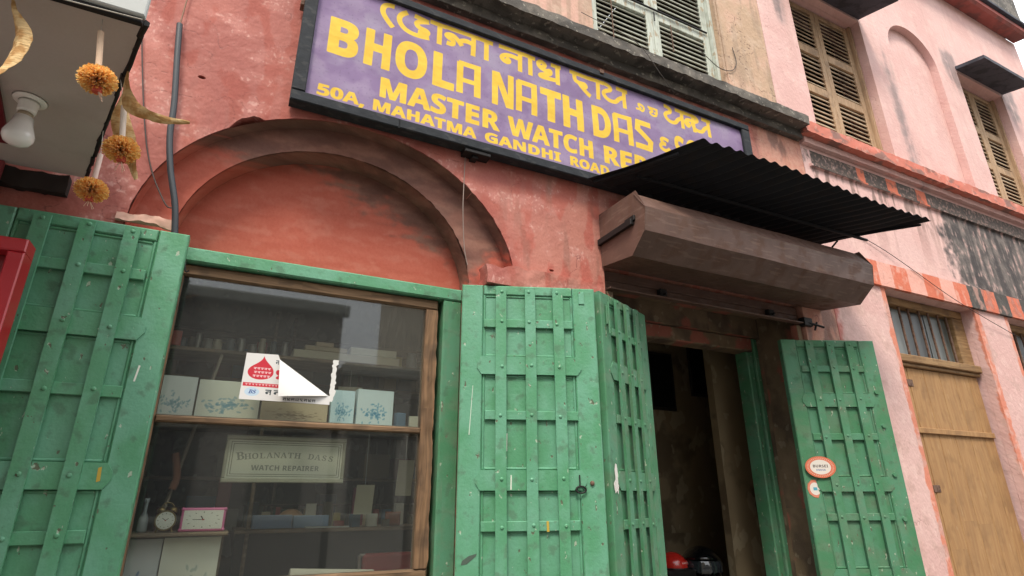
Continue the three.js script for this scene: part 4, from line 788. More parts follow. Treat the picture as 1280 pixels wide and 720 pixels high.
dryLeaf([[-0.50, 2.90, 0.86], [-0.492, 2.78, 0.86], [-0.462, 2.69, 0.86], [-0.425, 2.60, 0.86], [-0.40, 2.55, 0.86]], [0.003, 0.03, 0.036, 0.02, 0.006], [0.2, 0.1, 0.5, 1.0, 0.6], 'pale dry leaf hanging behind the middle paper flower');
dryLeaf([[-0.745, 2.90, 1.2], [-0.73, 2.845, 1.2], [-0.695, 2.77, 1.2], [-0.70, 2.68, 1.2], [-0.725, 2.60, 1.2]], [0.002, 0.010, 0.028, 0.026, 0.006], [0.2, 0.9, 0.5, 0.6, 0.9], 'crisp curled dry leaf hanging in front of the red board');
tag(mesh('garland_string', tube([[-1.3, 2.887, 1.27], [-0.9, 2.87, 1.27], [-0.66, 2.878, 1.27], [-0.41, 2.893, 1.268]], 0.002, 40, 5), thread), 'thin string strung along the white canopy fascia', 'string');
// red boards of the neighbouring stall
tag(mesh('red_board', (() => { const g = prismPoly([[-1.5, -0.98], [-0.885, -0.98], [-0.88, -0.80], [-0.965, -0.28], [-1.5, -0.25]], 0, 0.012, 0.002); g.rotateX(-Math.PI / 2); g.translate(0, 2.884, 0); return g; })(), plain(0x6a1620, 0.6)), 'dark red board fixed flat under the grey canopy', 'board');
{
  const f = thing('red_display_panel', 'bright red framed panel leaning out beside the green shutter', 'frame', [0, 0, 0]);
  const rm = plain(0xb01826, 0.35, { clearcoat: 0.3 });
  mesh('frame_bar', cbox(-1.6, -0.80, 2.42, 2.475, 0.19, 0.30, 0.005), rm, f);
  mesh('frame_bar', cbox(-0.855, -0.80, 1.2, 2.418, 0.19, 0.30, 0.005), rm, f);
  mesh('panel', box(-1.6, -0.857, 1.2, 2.418, 0.215, 0.225), plain(0x7d1119, 0.4), f);
}
// pipe and wires
{
  const p = thing('conduit_pipe', 'black plastic pipe with wire running down beside the arch', 'pipe');
  mesh('pipe', tube([[-0.537, 3.93, 0.03], [-0.512, 3.72, 0.035], [-0.472, 3.40, 0.035], [-0.462, 3.25, 0.035], [-0.425, 3.05, 0.035], [-0.372, 2.86, 0.035], [-0.345, 2.70, 0.03]], 0.0155, 40, 10), plain(0x30363c, 0.5), p);
  mesh('copper_wire', tube([[-0.50, 4.5, 0.02], [-0.53, 4.2, 0.02], [-0.536, 3.92, 0.03]], 0.004, 20, 6), plain(0x7b5a44, 0.6), p);
}
tag(mesh('thin_cable', tube([[-0.70, 3.85, 0.02], [-0.64, 3.55, 0.015], [-0.58, 3.28, 0.015], [-0.53, 3.1, 0.012], [-0.46, 2.94, 0.015], [-0.39, 2.84, 0.03], [-0.36, 2.87, 0.04]], 0.004, 60, 6), plain(0x4a3c38, 0.7)), 'thin dark cable drooping beside the black pipe', 'cable');
tag(mesh('thin_cable', tube([[1.15, 3.61, 0.012], [1.147, 3.4, 0.008], [1.145, 3.2, 0.01], [1.175, 2.94, -0.02], [1.2, 2.85, -0.03]], 0.003, 40, 6), plain(0x8f8078, 0.7)), 'thin pale cable hanging from the signboard over the arch', 'cable');
tag(mesh('thin_cable', tube([[2.1, 5.2, 0.05], [2.55, 4.95, 0.18], [2.75, 4.75, 0.17], [2.95, 4.66, 0.11]], 0.003, 40, 6), plain(0x5a544e, 0.7)), 'thin wire sagging from the window ledge to the signboard', 'cable');
tag(mesh('thin_cable', tube([[3.47, 5.45, -0.03], [3.55, 5.34, 0.0], [3.66, 5.27, 0.01], [3.82, 5.30, 0.012], [3.9, 5.42, 0.012], [3.88, 5.6, 0.012]], 0.004, 40, 6), plain(0x3a3430, 0.7)), 'curled wire beside the pale green louvred shutters', 'cable');
tag(mesh('thin_cable', tube([[4.4, 3.75, 0.02], [5.2, 3.86, 0.012], [6.6, 3.38, 0.05], [7.7, 3.14, 0.02]], 0.0035, 60, 6), plain(0x3c3634, 0.7)), 'thin wire sagging across the pink wall over the plank door', 'cable');

// ================================================================ posters, stickers
{
  const t = canvasTex(512, 288, (g, W, H) => {
    g.fillStyle = '#d9d8d6'; g.fillRect(0, 0, W, H);
    g.save(); g.scale(1.14, 1.06); g.fillStyle = '#c32a3a'; g.beginPath(); g.moveTo(95, 16); g.bezierCurveTo(110, 60, 150, 70, 150, 110); g.bezierCurveTo(150, 165, 30, 170, 26, 112); g.bezierCurveTo(26, 70, 85, 66, 95, 16); g.fill();
    g.fillStyle = '#e9dcdc'; for (let i = 0; i < 3; i++) for (let k = 0; k < 5; k++) { const x = 52 + k * 17 + (i % 2) * 4, y = 84 + i * 22; g.fillRect(x, y, 15, 3); g.fillRect(x + 8, y, 3, 12); g.fillRect(x + 1, y + 6, 8, 3); }
    g.restore(); g.fillStyle = '#c32a3a'; g.fillRect(14, 184, 300, 22); g.fillStyle = '#e9dcdc'; for (let k = 0; k < 16; k++) { g.fillRect(26 + k * 18, 189, 14, 2); g.fillRect(34 + k * 18, 189, 2, 11); g.fillRect(28 + k * 18, 194, 7, 2); }
    g.strokeStyle = g.fillStyle = '#c32a3a'; bn(g, 'th', 186, 156, 50, 60, 12); bn(g, 's', 240, 156, 44, 60, 12);
    g.strokeStyle = '#22333a'; bn(g, 'n', 176, 62, 18, 26, 4); bn(g, 'd', 200, 62, 24, 26, 4);
    g.fillStyle = '#b9cfe0'; g.beginPath(); g.ellipse(68, 238, 40, 26, 0, 0, 7); g.fill(); g.fillStyle = '#1f3f86'; g.font = 'bold italic 32px serif'; g.fillText('BS', 48, 249);
    g.strokeStyle = '#22333a'; bn(g, 'n', 140, 252, 34, 30, 6); bn(g, 'n', 186, 252, 34, 30, 6); bn(g, 's', 232, 252, 40, 30, 6);
    g.strokeStyle = '#35383a'; for (let k = 0; k < 8; k++) bn(g, ['n', 'th', 'l', 's', 'd'][k % 5], 240 + k * 24, 278, 20, 16, 3);
  });
  const po = thing('poster', 'peeling white paper notice with red drop stuck on the shop window', 'poster', [0, 0, 0], undefined);
  const pm = new THREE.MeshPhysicalMaterial({ map: t, roughness: 0.8, side: THREE.DoubleSide }), x0 = 0.047, x1 = 0.487, yb = 1.968, yt = 2.208, z = -0.1475;
  const s = shapeOf([[x0 + 0.004, yb + 0.002], [x1, yb], [x1, yb + 0.045], [0.475, yb + 0.048], [0.216, yt - 0.024], [0.205, yt], [x0 + 0.008, yt - 0.004]]);
  const g = new THREE.ShapeGeometry(s); const uv = g.attributes.uv, p = g.attributes.position; for (let i = 0; i < p.count; i++) uv.setXY(i, (p.getX(i) - x0) / (x1 - x0), (p.getY(i) - yb) / (yt - yb)); g.translate(0, 0, z);
  mesh('sheet', g, pm, po, 'none');
  const fl = []; { const A = [0.216, yt - 0.026], Bq = [0.475, yb + 0.046], C = [0.226, yb + 0.02], n = 10, pos = [], idx = []; for (let i = 0; i <= n; i++) for (let j = 0; j <= n - i; j++) { const a = i / n, b = j / n, c = 1 - a - b; pos.push(A[0] * a + Bq[0] * b + C[0] * c, A[1] * a + Bq[1] * b + C[1] * c, z + 0.002 + 0.045 * Math.sin(c * 1.5)); } const id = (i, j) => { let k = 0; for (let q = 0; q < i; q++) k += n - q + 1; return k + j; }; for (let i = 0; i < n; i++) for (let j = 0; j < n - i; j++) { idx.push(id(i, j), id(i + 1, j), id(i, j + 1)); if (j < n - i - 1) idx.push(id(i + 1, j), id(i + 1, j + 1), id(i, j + 1)); } const q = new THREE.BufferGeometry(); q.setAttribute('position', new THREE.Float32BufferAttribute(pos, 3)); q.setIndex(idx); q.computeVertexNormals(); fl.push(q); }
  mesh('folded_corner', fl, plain(0xdededc, 0.75), po);
}
{
  const pts = []; for (let i = 0; i <= 20; i++) pts.push([0.482 + rr(-0.004, 0.004), 1.985 + i * 0.0112]); for (let i = 20; i >= 0; i--) pts.push([0.507 + rr(-0.008, 0.008), 1.985 + i * 0.0112]);
  const g = new THREE.ShapeGeometry(shapeOf(pts)); g.translate(0, 0, -0.148);
  tag(mesh('torn_paper', g, plain(0xd6d6d2, 0.85), undefined, 'none'), 'narrow torn strip of white paper on the window pane', 'paper');
}
function sticker(name, pos, turn, w, h, draw, label, outline) {
  const t = canvasTex(256, 256, draw); const s = shapeOf(outline || arcPts(0, 0, w / 2, h / 2, 40, 0, Math.PI * 2));
  const g = new THREE.ShapeGeometry(s), uv = g.attributes.uv, p = g.attributes.position; for (let i = 0; i < p.count; i++) uv.setXY(i, p.getX(i) / w + 0.5, p.getY(i) / h + 0.5);
  const o = mesh(name, g, new THREE.MeshPhysicalMaterial({ map: t, roughness: 0.5, side: THREE.DoubleSide }), undefined, 'none'); o.position.set(...pos); o.rotation.y = turn; return tag(o, label, 'sticker');
}
const onLeaf = (x, y, off) => { const a = 0.414; return [3.957 + x * Math.cos(a) - off * Math.sin(a), y, -0.068 + x * Math.sin(a) + off * Math.cos(a)]; };
const ringArt = (g, bite) => { g.fillStyle = '#c96a4c'; g.fillRect(0, 0, 256, 256); g.strokeStyle = '#d9b7a6'; g.lineWidth = 5; for (let i = 0; i < 40; i++) { const a = i / 40 * 6.283; g.beginPath(); g.moveTo(128 + 98 * Math.cos(a), 128 + 98 * Math.sin(a)); g.lineTo(128 + 114 * Math.cos(a), 128 + 114 * Math.sin(a)); g.stroke(); } g.fillStyle = '#d6cfc6'; g.beginPath(); g.arc(128, 128, 88, 0, 7); g.fill(); if (bite) { g.fillStyle = '#4f9db0'; g.fillRect(96, 108, 64, 42); } else { g.fillStyle = '#3a2c2c'; g.font = 'bold 44px sans-serif'; g.textAlign = 'center'; g.save(); g.translate(128, 132); g.scale(0.86, 1); g.fillText('BURSEI', 0, 0); g.restore(); g.fillStyle = '#5c6a94'; g.font = 'bold 28px sans-serif'; g.fillText('INDIA', 128, 172); } };
sticker('round_sticker', onLeaf(0.128, 1.715, 0.0215), -0.414, 0.235, 0.155, g => ringArt(g, false), 'whole oval orange sticker on the open green door leaf');
sticker('round_sticker', onLeaf(0.07, 1.562, 0.002), -0.414, 0.12, 0.13, g => ringArt(g, true), 'half torn round sticker below the whole one on the green door leaf', [[-0.06, 0], [-0.052, 0.035], [-0.02, 0.062], [0.012, 0.064], [0.02, 0.03], [0.042, 0.012], [0.052, 0.032], [0.06, 0.0], [0.055, -0.012], [0.02, -0.005], [0.03, -0.03], [0.012, -0.064], [-0.02, -0.058], [-0.05, -0.035]]);
sticker('torn_sticker', (() => { const a = 0.461, x = 0.055, off = 0.0025; return [1.96 + x * Math.cos(a) + off * Math.sin(a), 1.60, 0.273 - x * Math.sin(a) + off * Math.cos(a)]; })(), 0.461, 0.07, 0.17, g => { g.fillStyle = '#d9d6d0'; g.fillRect(0, 0, 256, 256); g.fillStyle = '#c4a79c'; for (let i = 0; i < 30; i++) g.fillRect(rr(0, 240), rr(150, 256), rr(4, 20), rr(3, 12)); }, 'torn white paper scrap on the narrow green door leaf', [[-0.03, -0.05], [-0.02, -0.075], [0.0, -0.06], [0.012, -0.08], [0.03, -0.02], [0.02, 0.03], [0.012, 0.08], [-0.005, 0.085], [-0.018, 0.05], [-0.012, 0.0], [-0.035, -0.02]]);

// ================================================================ inside the show window
const shelfM = surface(256, 256, 1, 1, (x, y) => woodFn([140, 118, 94], [112, 92, 72], [70, 58, 48])(y, x), { bump: 0.002 });
{
  const s = thing('display_shelf', 'narrow wooden shelf behind the upper window pane', 'shelf');
  mesh('board', cbox(-0.82, 1.3, 2.245, 2.265, -0.70, -0.40, 0.004), shelfM, s);
  for (const x of [-0.75, 0.2, 1.2]) mesh('upright', cbox(x, x + 0.02, 1.0, 2.6, -0.72, -0.702, 0.003), shelfM, s);
  const s2 = thing('display_shelf', 'wooden shelf behind the glazing bar carrying picture boxes', 'shelf');
  mesh('board', cbox(-0.82, 1.3, 1.865, 1.885, -0.42, -0.20, 0.004), shelfM, s2);
  const s3 = thing('display_shelf', 'low display shelf behind the window carrying the clocks', 'shelf');
  mesh('board', cbox(-0.82, 0.10, 1.345, 1.36, -0.46, -0.20, 0.004), shelfM, s3);
  mesh('support', cbox(-0.82, 0.09, 0.16, 1.344, -0.46, -0.44, 0.004), shelfM, s3);
  const c = thing('work_counter', 'cluttered dark work counter inside the watch shop', 'counter');
  mesh('top', cbox(0.14, 1.58, 1.33, 1.35, -1.0, -0.6, 0.004), shelfM, c); mesh('front', cbox(0.16, 1.56, 0.16, 1.328, -0.98, -0.95, 0.004), plain(0x2c2a26, 0.8), c);
  for (let i = 0; i < 13; i++) mesh('rail_post', rod([0.2 + i * 0.1, 1.35, -0.97], [0.2 + i * 0.1, 1.47, -0.97], 0.004, 5), M.iron, c);
  mesh('rail', rod([0.18, 1.47, -0.97], [1.42, 1.47, -0.97], 0.004, 5), M.iron, c);
}
const artMat = (seedv, a, b) => new THREE.MeshPhysicalMaterial({ roughness: 0.75, side: THREE.DoubleSide, map: canvasTex(128, 128, (g) => { g.fillStyle = a; g.fillRect(0, 0, 128, 128); for (let i = 0; i < 70; i++) { const x = vn(i * 3.1 + seedv, 1) * 128, y = 40 + vn(i * 1.7, seedv) * 88; g.fillStyle = b; g.globalAlpha = 0.25 + 0.5 * vn(i, 9 + seedv); g.beginPath(); g.ellipse(x, y, 2 + 7 * vn(i, 5), 1 + 4 * vn(i, 6), i, 0, 7); g.fill(); } g.globalAlpha = 1; }) });
function cartonUV(w, h, d) { return new THREE.BoxGeometry(w, h, d); }
function carton(x0, x1, y0, y1, z, d, mat, tilt, label) { const g = cartonUV(x1 - x0, y1 - y0, d); g.translate(0, (y1 - y0) / 2, 0); const o = mesh('picture_box', g, mat, undefined, 'none'); o.position.set((x0 + x1) / 2, y0, z); o.rotation.set(0, tilt, 0); tag(o, label, 'box', 'picture boxes in the show window'); }
carton(-0.31, -0.145, 1.886, 2.08, -0.29, 0.06, artMat(2, '#dcdcd4', '#7fa0a6'), 0.05, 'faded picture box on the shelf beside the green shutter');
carton(-0.135, 0.155, 1.886, 2.075, -0.30, 0.06, artMat(5, '#d8d6c6', '#6f98a8'), -0.02, 'wide faded picture box behind the notice');
carton(0.165, 0.50, 1.886, 1.985, -0.30, 0.06, artMat(7, '#c8b492', '#8a7456'), 0, 'low stained brown carton below the notice');
carton(0.515, 0.64, 1.886, 2.07, -0.29, 0.05, artMat(11, '#c6dde2', '#4d8aa4'), 0, 'blue picture box beside the torn paper strip');
carton(0.655, 0.86, 1.886, 2.085, -0.30, 0.06, artMat(13, '#cddbdb', '#3f86a6'), 0.04, 'blue and cream picture box with its lid lifted');
carton(-0.345, -0.165, 1.0, 1.335, -0.29, 0.04, artMat(17, '#cfcdca', '#3c5f92'), 0, 'faded blue flower poster card under the clock shelf');
carton(-0.16, 0.075, 1.0, 1.338, -0.28, 0.03, artMat(19, '#e4dfcc', '#9aa6a0'), 0.02, 'stained cream poster card under the clock shelf');
// clutter of tins, jars and parcels on the upper shelf
const jarG = new THREE.LatheGeometry([[0, 0], [0.02, 0], [0.021, 0.004], [0.021, 0.05], [0.016, 0.056], [0.018, 0.058], [0.018, 0.072], [0, 0.073]].map(([a, b]) => new THREE.Vector2(a, b)), 14);
const jm = [plain(0x86827a, 0.3, { metalness: 0.5 }), plain(0x5f5a50, 0.35), plain(0x9b8f78, 0.4), plain(0x3c4446, 0.3)];
for (let i = 0; i < 13; i++) { const j = mesh('small_jar', jarG, jm[i % 4], undefined, 'none'); j.position.set(-0.42 + i * 0.056 + rr(-0.01, 0.01), 2.2655, -0.47 + rr(-0.05, 0.04)); j.scale.set(rr(0.8, 1.25), rr(0.7, 1.4), rr(0.8, 1.2)); tag(j, ['dull metal jar', 'dark brown jar', 'tan jar', 'black jar'][i % 4] + ' in the row on the upper window shelf', 'jar', 'jars on the upper shelf'); }
tag(mesh('red_carton', cbox(-0.345, -0.265, 2.266, 2.345, -0.42, -0.40, 0.003), plain(0xa04438, 0.6)), 'small red carton among the jars on the upper shelf', 'box');
for (const [x0, x1, y0, y1, c, l] of [[0.30, 0.92, 2.266, 2.315, 0xb6aa92, 'long flat cream parcel at the bottom of the upper shelf pile'], [0.36, 0.60, 2.316, 2.345, 0xa59478, 'tan parcel lying on the long cream parcel'], [0.62, 0.9, 2.316, 2.36, 0xc0b8a2, 'pale parcel at the end of the long cream parcel'], [0.42, 0.52, 2.346, 2.37, 0xb59f84, 'little packet on top of the tan parcel']]) tag(mesh('parcel', cbox(x0, x1, y0, y1, -0.58, -0.42, 0.004), plain(c, 0.8)), l, 'parcel');
tag(mesh('glass_jar', (() => { const g = jarG.clone(); g.scale(1.7, 1.5, 1.7); g.translate(1.02, 2.2655, -0.5); return g; })(), plain(0x7f8486, 0.15)), 'lone jar at the end of the upper window shelf', 'jar');
// stock on a rack along the back wall of the watch shop
{
  const k = thing('stock_rack', 'tall wooden stock rack at the back of the watch shop', 'rack');
  for (const y of [0.9, 1.3, 1.62, 1.94, 2.26, 2.58]) mesh('board', cbox(-0.8, 1.56, y, y + 0.02, -1.55, -1.3, 0.003), shelfM, k);
  for (const x of [-0.82, 0.36, 1.56]) mesh('upright', cbox(x, x + 0.02, 0.16, 2.75, -1.56, -1.29, 0.003), shelfM, k);
  const cols = [0x8a7a62, 0x6f3d3a, 0x3d5a70, 0x9a9484, 0x77705e, 0x57684f, 0xa58a58, 0x4a4a50], mats = cols.map(c => plain(c, 0.7));
  const names = ['tan', 'dull red', 'slate blue', 'pale grey', 'olive brown', 'grey green', 'mustard', 'charcoal'], rows = { 1.32: 'bottom', 1.64: 'second', 1.96: 'third', 2.28: 'top' };
  let n = 0;
  for (const y of [1.32, 1.64, 1.96, 2.28]) for (let x = -0.76; x < 1.45;) {
    const w = rr(0.07, 0.2), h = rr(0.08, 0.24); if (x < 0.37 && x + w > 0.35) { x = 0.39; continue; }
    if (rnd() > 0.18) tag(mesh('stock_box', cbox(x, x + w, y + 0.0005, y + h, -1.5, -1.31 + rr(-0.05, 0), 0.003), mats[n % 8]), `${names[n++ % 8]} carton on the ${rows[y]} board of the back stock rack`, 'box', 'cartons on the back rack');
    x += w + rr(0.006, 0.05);
  }
}
// small goods crowding the window shelves
{
  const mats = [0xb8a88c, 0x8f3f38, 0x49657a, 0xc6c0ae, 0x6b6455, 0x9a8a4a, 0x3c3f44].map(c => plain(c, 0.6)), hue = ['tan', 'red', 'blue', 'cream', 'brown', 'mustard', 'black'];
  const place = (x0, x1, y, z, h0, h1, where) => { let k = floor(rnd() * 7); for (let x = x0; x < x1;) { const w = rr(0.022, 0.07), h = rr(h0, h1), i = k++ % 7; const o = mesh('watch_case', cbox(-w / 2, w / 2, 0.0005, h, -0.02, 0.02, 0.003), mats[i]); o.position.set(x + w / 2, y, z + rr(-0.012, 0.012)); o.rotation.y = rr(-0.3, 0.3); tag(o, `small ${hue[i]} watch case ${where}`, 'case', 'watch cases in the show window'); x += w + rr(0.014, 0.045); } };
  place(-0.40, 0.26, 2.265, -0.62, 0.04, 0.11, 'behind the jars on the upper shelf');
  place(0.93, 1.28, 2.265, -0.56, 0.03, 0.10, 'at the end of the upper shelf');
  place(0.88, 1.25, 1.885, -0.30, 0.03, 0.09, 'past the blue picture boxes');
  place(0.66, 0.95, 1.35, -0.66, 0.02, 0.08, 'on the counter beside the blue cartons');
  place(0.20, 1.4, 1.35, -0.90, 0.04, 0.14, 'along the back of the counter');
  for (const [x, y, z, w, h, l] of [[0.80, 1.50, -0.55, 0.10, 0.16, 'curled cream bill hanging from the counter rail'], [1.02, 1.62, -0.5, 0.09, 0.2, 'long pale bill hanging beside the sash'], [0.66, 2.06, -0.55, 0.14, 0.16, 'yellowed leaflet hanging below the upper shelf']]) { const g = new THREE.PlaneGeometry(w, h, 6, 10), p = g.attributes.position; for (let i = 0; i < p.count; i++) p.setZ(i, 0.02 * sin(p.getY(i) * 14) + 0.01 * sin(p.getX(i) * 30)); g.computeVertexNormals(); const m = mesh('paper_bill', g, plain(0xc9c1a8, 0.85), undefined, 'none'); m.position.set(x, y, z); tag(m, l, 'paper'); tag(mesh('bill_string', rod([x, y + h / 2, z], [x, y > 2 ? 2.245 : 1.865, z - (y > 2 ? 0 : 0.0)], 0.0015, 5), thread), 'thread holding the ' + l.split(' hanging')[0], 'string'); }
}
// painted inner sign
{
  const t = canvasTex(512, 192, (g) => {
    g.fillStyle = '#d8d4be'; g.fillRect(0, 0, 512, 192); g.strokeStyle = '#7c7a6a'; g.lineWidth = 3; g.strokeRect(10, 10, 492, 172); g.strokeRect(20, 20, 472, 152);
    const word = 'BHOLANATH DASS'; g.fillStyle = '#8c8b80'; g.textAlign = 'center';
    for (let i = 0; i < word.length; i++) { const u = (i - (word.length - 1) / 2) / word.length; g.save(); g.translate(256 + u * 430, 88 + 60 * u * u); g.rotate(u * 0.42); g.font = i === 0 ? 'bold 54px serif' : 'bold 40px serif'; g.fillText(word[i], 0, 0); g.restore(); }
    g.font = 'bold 36px sans-serif'; g.fillText('WATCH REPAIRER', 256, 152);
  });
  const s = thing('inner_sign', 'cream watch repairer sign with grey lettering inside the window', 'sign');
  const g = new THREE.PlaneGeometry(0.56, 0.185); g.translate(0.325, 1.695, -0.289); mesh('face', g, new THREE.MeshPhysicalMaterial({ map: t, roughness: 0.6, side: THREE.DoubleSide }), s, 'none');
  mesh('frame', [cbox(0.03, 0.62, 1.79, 1.81, -0.31, -0.28, 0.004), cbox(0.03, 0.62, 1.582, 1.602, -0.31, -0.28, 0.004), cbox(0.03, 0.046, 1.603, 1.789, -0.31, -0.28, 0.004), cbox(0.604, 0.62, 1.603, 1.789, -0.31, -0.28, 0.004)], plain(0xa8a38c, 0.6), s);
  mesh('hanger', [rod([0.12, 1.81, -0.3], [0.12, 1.866, -0.3], 0.002, 5), rod([0.53, 1.81, -0.3], [0.53, 1.866, -0.3], 0.002, 5)], M.iron, s);
}
function dialTex(round) { return canvasTex(256, 256, (g) => { g.fillStyle = '#d9d5c8'; g.fillRect(0, 0, 256, 256); g.strokeStyle = '#3a3a38'; g.fillStyle = '#3a3a38'; g.lineWidth = 5; for (let i = 0; i < 12; i++) { const a = i / 12 * 6.283, r0 = round ? 92 : 96, r1 = round ? 112 : 110; g.beginPath(); g.moveTo(128 + r0 * Math.cos(a), 128 + r0 * Math.sin(a)); g.lineTo(128 + r1 * Math.cos(a), 128 + r1 * Math.sin(a)); g.stroke(); } g.lineWidth = 8; g.beginPath(); g.moveTo(round ? 80 : 60, round ? 92 : 128); g.lineTo(128, 128); g.lineTo(round ? 168 : 112, round ? 100 : 78); g.stroke(); g.fillStyle = '#a34b42'; g.beginPath(); g.arc(128, 128, 10, 0, 7); g.fill(); }); }
{
  const c = thing('alarm_clock', 'small round brass alarm clock with twin bells on the window shelf', 'clock', [-0.172, 1.3605, -0.30]);
  const br = plain(0x8a7048, 0.35, { metalness: 0.7 });
  const body = new THREE.CylinderGeometry(0.044, 0.044, 0.04, 28); body.rotateX(Math.PI / 2); body.translate(0, 0.052, 0); mesh('case', body, br, c);
  const f = new THREE.CircleGeometry(0.038, 28); f.translate(0, 0.052, 0.0212); mesh('dial', f, new THREE.MeshPhysicalMaterial({ map: dialTex(true), roughness: 0.4 }), c, 'none');
  for (const s of [-1, 1]) { const b = new THREE.SphereGeometry(0.019, 14, 8, 0, 6.3, 0, 1.6); b.rotateZ(-s * 0.5); b.translate(s * 0.024, 0.093, 0); mesh('bell', b, br, c); mesh('foot', rod([s * 0.026, 0.02, 0], [s * 0.034, 0.0, 0.004], 0.005), br, c); }
  const h = new THREE.TorusGeometry(0.026, 0.003, 6, 16, Math.PI); h.translate(0, 0.103, 0); mesh('handle', h, br, c);
}
{
  const c = thing('desk_clock', 'rectangular white desk clock with pink plastic rim on the window shelf', 'clock', [-0.016, 1.3605, -0.29]);
  const pk = plain(0xc9628e, 0.4); const b = new RoundedBoxGeometry(0.19, 0.105, 0.035, 3, 0.008); b.translate(0, 0.0535, 0); mesh('rim', b, pk, c);
  const f = new THREE.PlaneGeometry(0.168, 0.082); f.translate(0, 0.0535, 0.0182); mesh('dial', f, new THREE.MeshPhysicalMaterial({ map: dialTex(false), roughness: 0.4 }), c, 'none');
  for (const [x, y] of [[-1, 0], [1, 0], [-1, 1], [1, 1]]) { const s = new THREE.SphereGeometry(0.009, 10, 6); s.translate(x * 0.09, 0.009 + y * 0.09, 0.012); mesh('corner_knob', s, pk, c); }
}
tag(mesh('glass_bottle', (() => { const g = new THREE.LatheGeometry([[0, 0], [0.02, 0], [0.022, 0.01], [0.02, 0.06], [0.008, 0.09], [0.007, 0.13], [0.01, 0.132], [0.01, 0.15], [0, 0.15]].map(([a, b]) => new THREE.Vector2(a, b)), 16); g.translate(-0.265, 1.3605, -0.34); return g; })(), plain(0x9aa0a0, 0.15)), 'slim pale bottle standing beside the alarm clock', 'bottle');
tag(mesh('wooden_pole', rod([-0.21, 1.36, -0.42], [-0.06, 2.24, -0.42], 0.008, 8), plain(0x8d7f6c, 0.7)), 'thin leaning pole behind the alarm clock', 'pole');
tag(mesh('rag', tube([[-0.19, 1.72, -0.405], [-0.175, 1.66, -0.40], [-0.165, 1.60, -0.405], [-0.175, 1.55, -0.40]], 0.018, 16, 7), plain(0x8a5a44, 0.9)), 'brown rag tied round the leaning pole', 'rag');
tag(mesh('blue_carton', cbox(0.225, 0.43, 1.351, 1.42, -0.72, -0.66, 0.003), artMat(23, '#7f93b2', '#c6ccd2')), 'blue printed carton on the work counter', 'box');
tag(mesh('blue_carton', cbox(0.44, 0.635, 1.351, 1.415, -0.74, -0.68, 0.003), artMat(29, '#8ba0ba', '#d4d4cf')), 'second blue printed carton next to the first on the counter', 'box');
tag(mesh('paper_slip', (() => { const g = cbox(0.50, 0.74, 1.351, 1.358, -0.66, -0.61, 0.001); return g; })(), plain(0xc9c9c3, 0.8)), 'white paper slips lying on the counter edge', 'paper');
tag(mesh('toffee_jar', (() => { const g = new THREE.SphereGeometry(0.09, 20, 12, 0, 6.3, 0, 1.57); g.scale(1, 1.1, 0.8); g.translate(0.44, 1.351, -0.82); return g; })(), plain(0x8a6a4c, 0.5)), 'brown dome behind the blue cartons', 'dome');
tag(mesh('orange_pouch', cbox(0.97, 1.06, 1.351, 1.43, -0.72, -0.67, 0.012), plain(0x96502e, 0.6)), 'orange pouch on the counter by the sash', 'pouch');
for (const [x, h, c, l] of [[0.03, 0.26, 0x6e2d2d, 'dark red packet standing behind the desk clock'], [0.80, 0.22, 0x7a3346, 'pinkish packet standing at the back of the counter']]) tag(mesh('tall_packet', cbox(x, x + 0.07, 1.351, 1.351 + h, -0.9, -0.86, 0.004), plain(c, 0.6)), l, 'packet');
{
  const c = thing('red_chair', 'red padded chair standing behind the window sill', 'chair', [0.98, 0.15, -0.62]);
  const cu = plain(0x9c2a24, 0.5), fr = plain(0xa89b90, 0.35, { metalness: 0.5 });
  const back = new RoundedBoxGeometry(0.3, 0.26, 0.05, 3, 0.022); back.translate(0, 0.93, -0.0); mesh('backrest', back, cu, c);
  const seat = new RoundedBoxGeometry(0.36, 0.05, 0.3, 3, 0.022); seat.translate(0, 0.45, 0.19 - 0.36); mesh('seat', seat, cu, c);
  mesh('frame', [rod([-0.165, 0, 0.02], [-0.165, 1.05, 0.005], 0.01), rod([0.165, 0, 0.02], [0.165, 1.05, 0.005], 0.01), rod([-0.165, 1.05, 0.005], [0.165, 1.05, 0.005], 0.01)], fr, c);
  for (const s of [-1, 1]) mesh('leg', rod([s * 0.165, 0, -0.32], [s * 0.165, 0.44, -0.3], 0.01), fr, c);
}
tag(mesh('cloth_roll', (() => { const g = new THREE.CylinderGeometry(0.035, 0.035, 0.42, 16); g.rotateZ(Math.PI / 2 - 0.06); g.translate(0.62, 1.13, -0.34); return g; })(), plain(0xa9a292, 0.9)), 'rolled pale paper lying along the window bottom', 'roll');
tag(mesh('window_bench', cbox(0.11, 0.9, 1.06, 1.093, -0.44, -0.2, 0.004), shelfM), 'bench board along the foot of the show window', 'shelf');

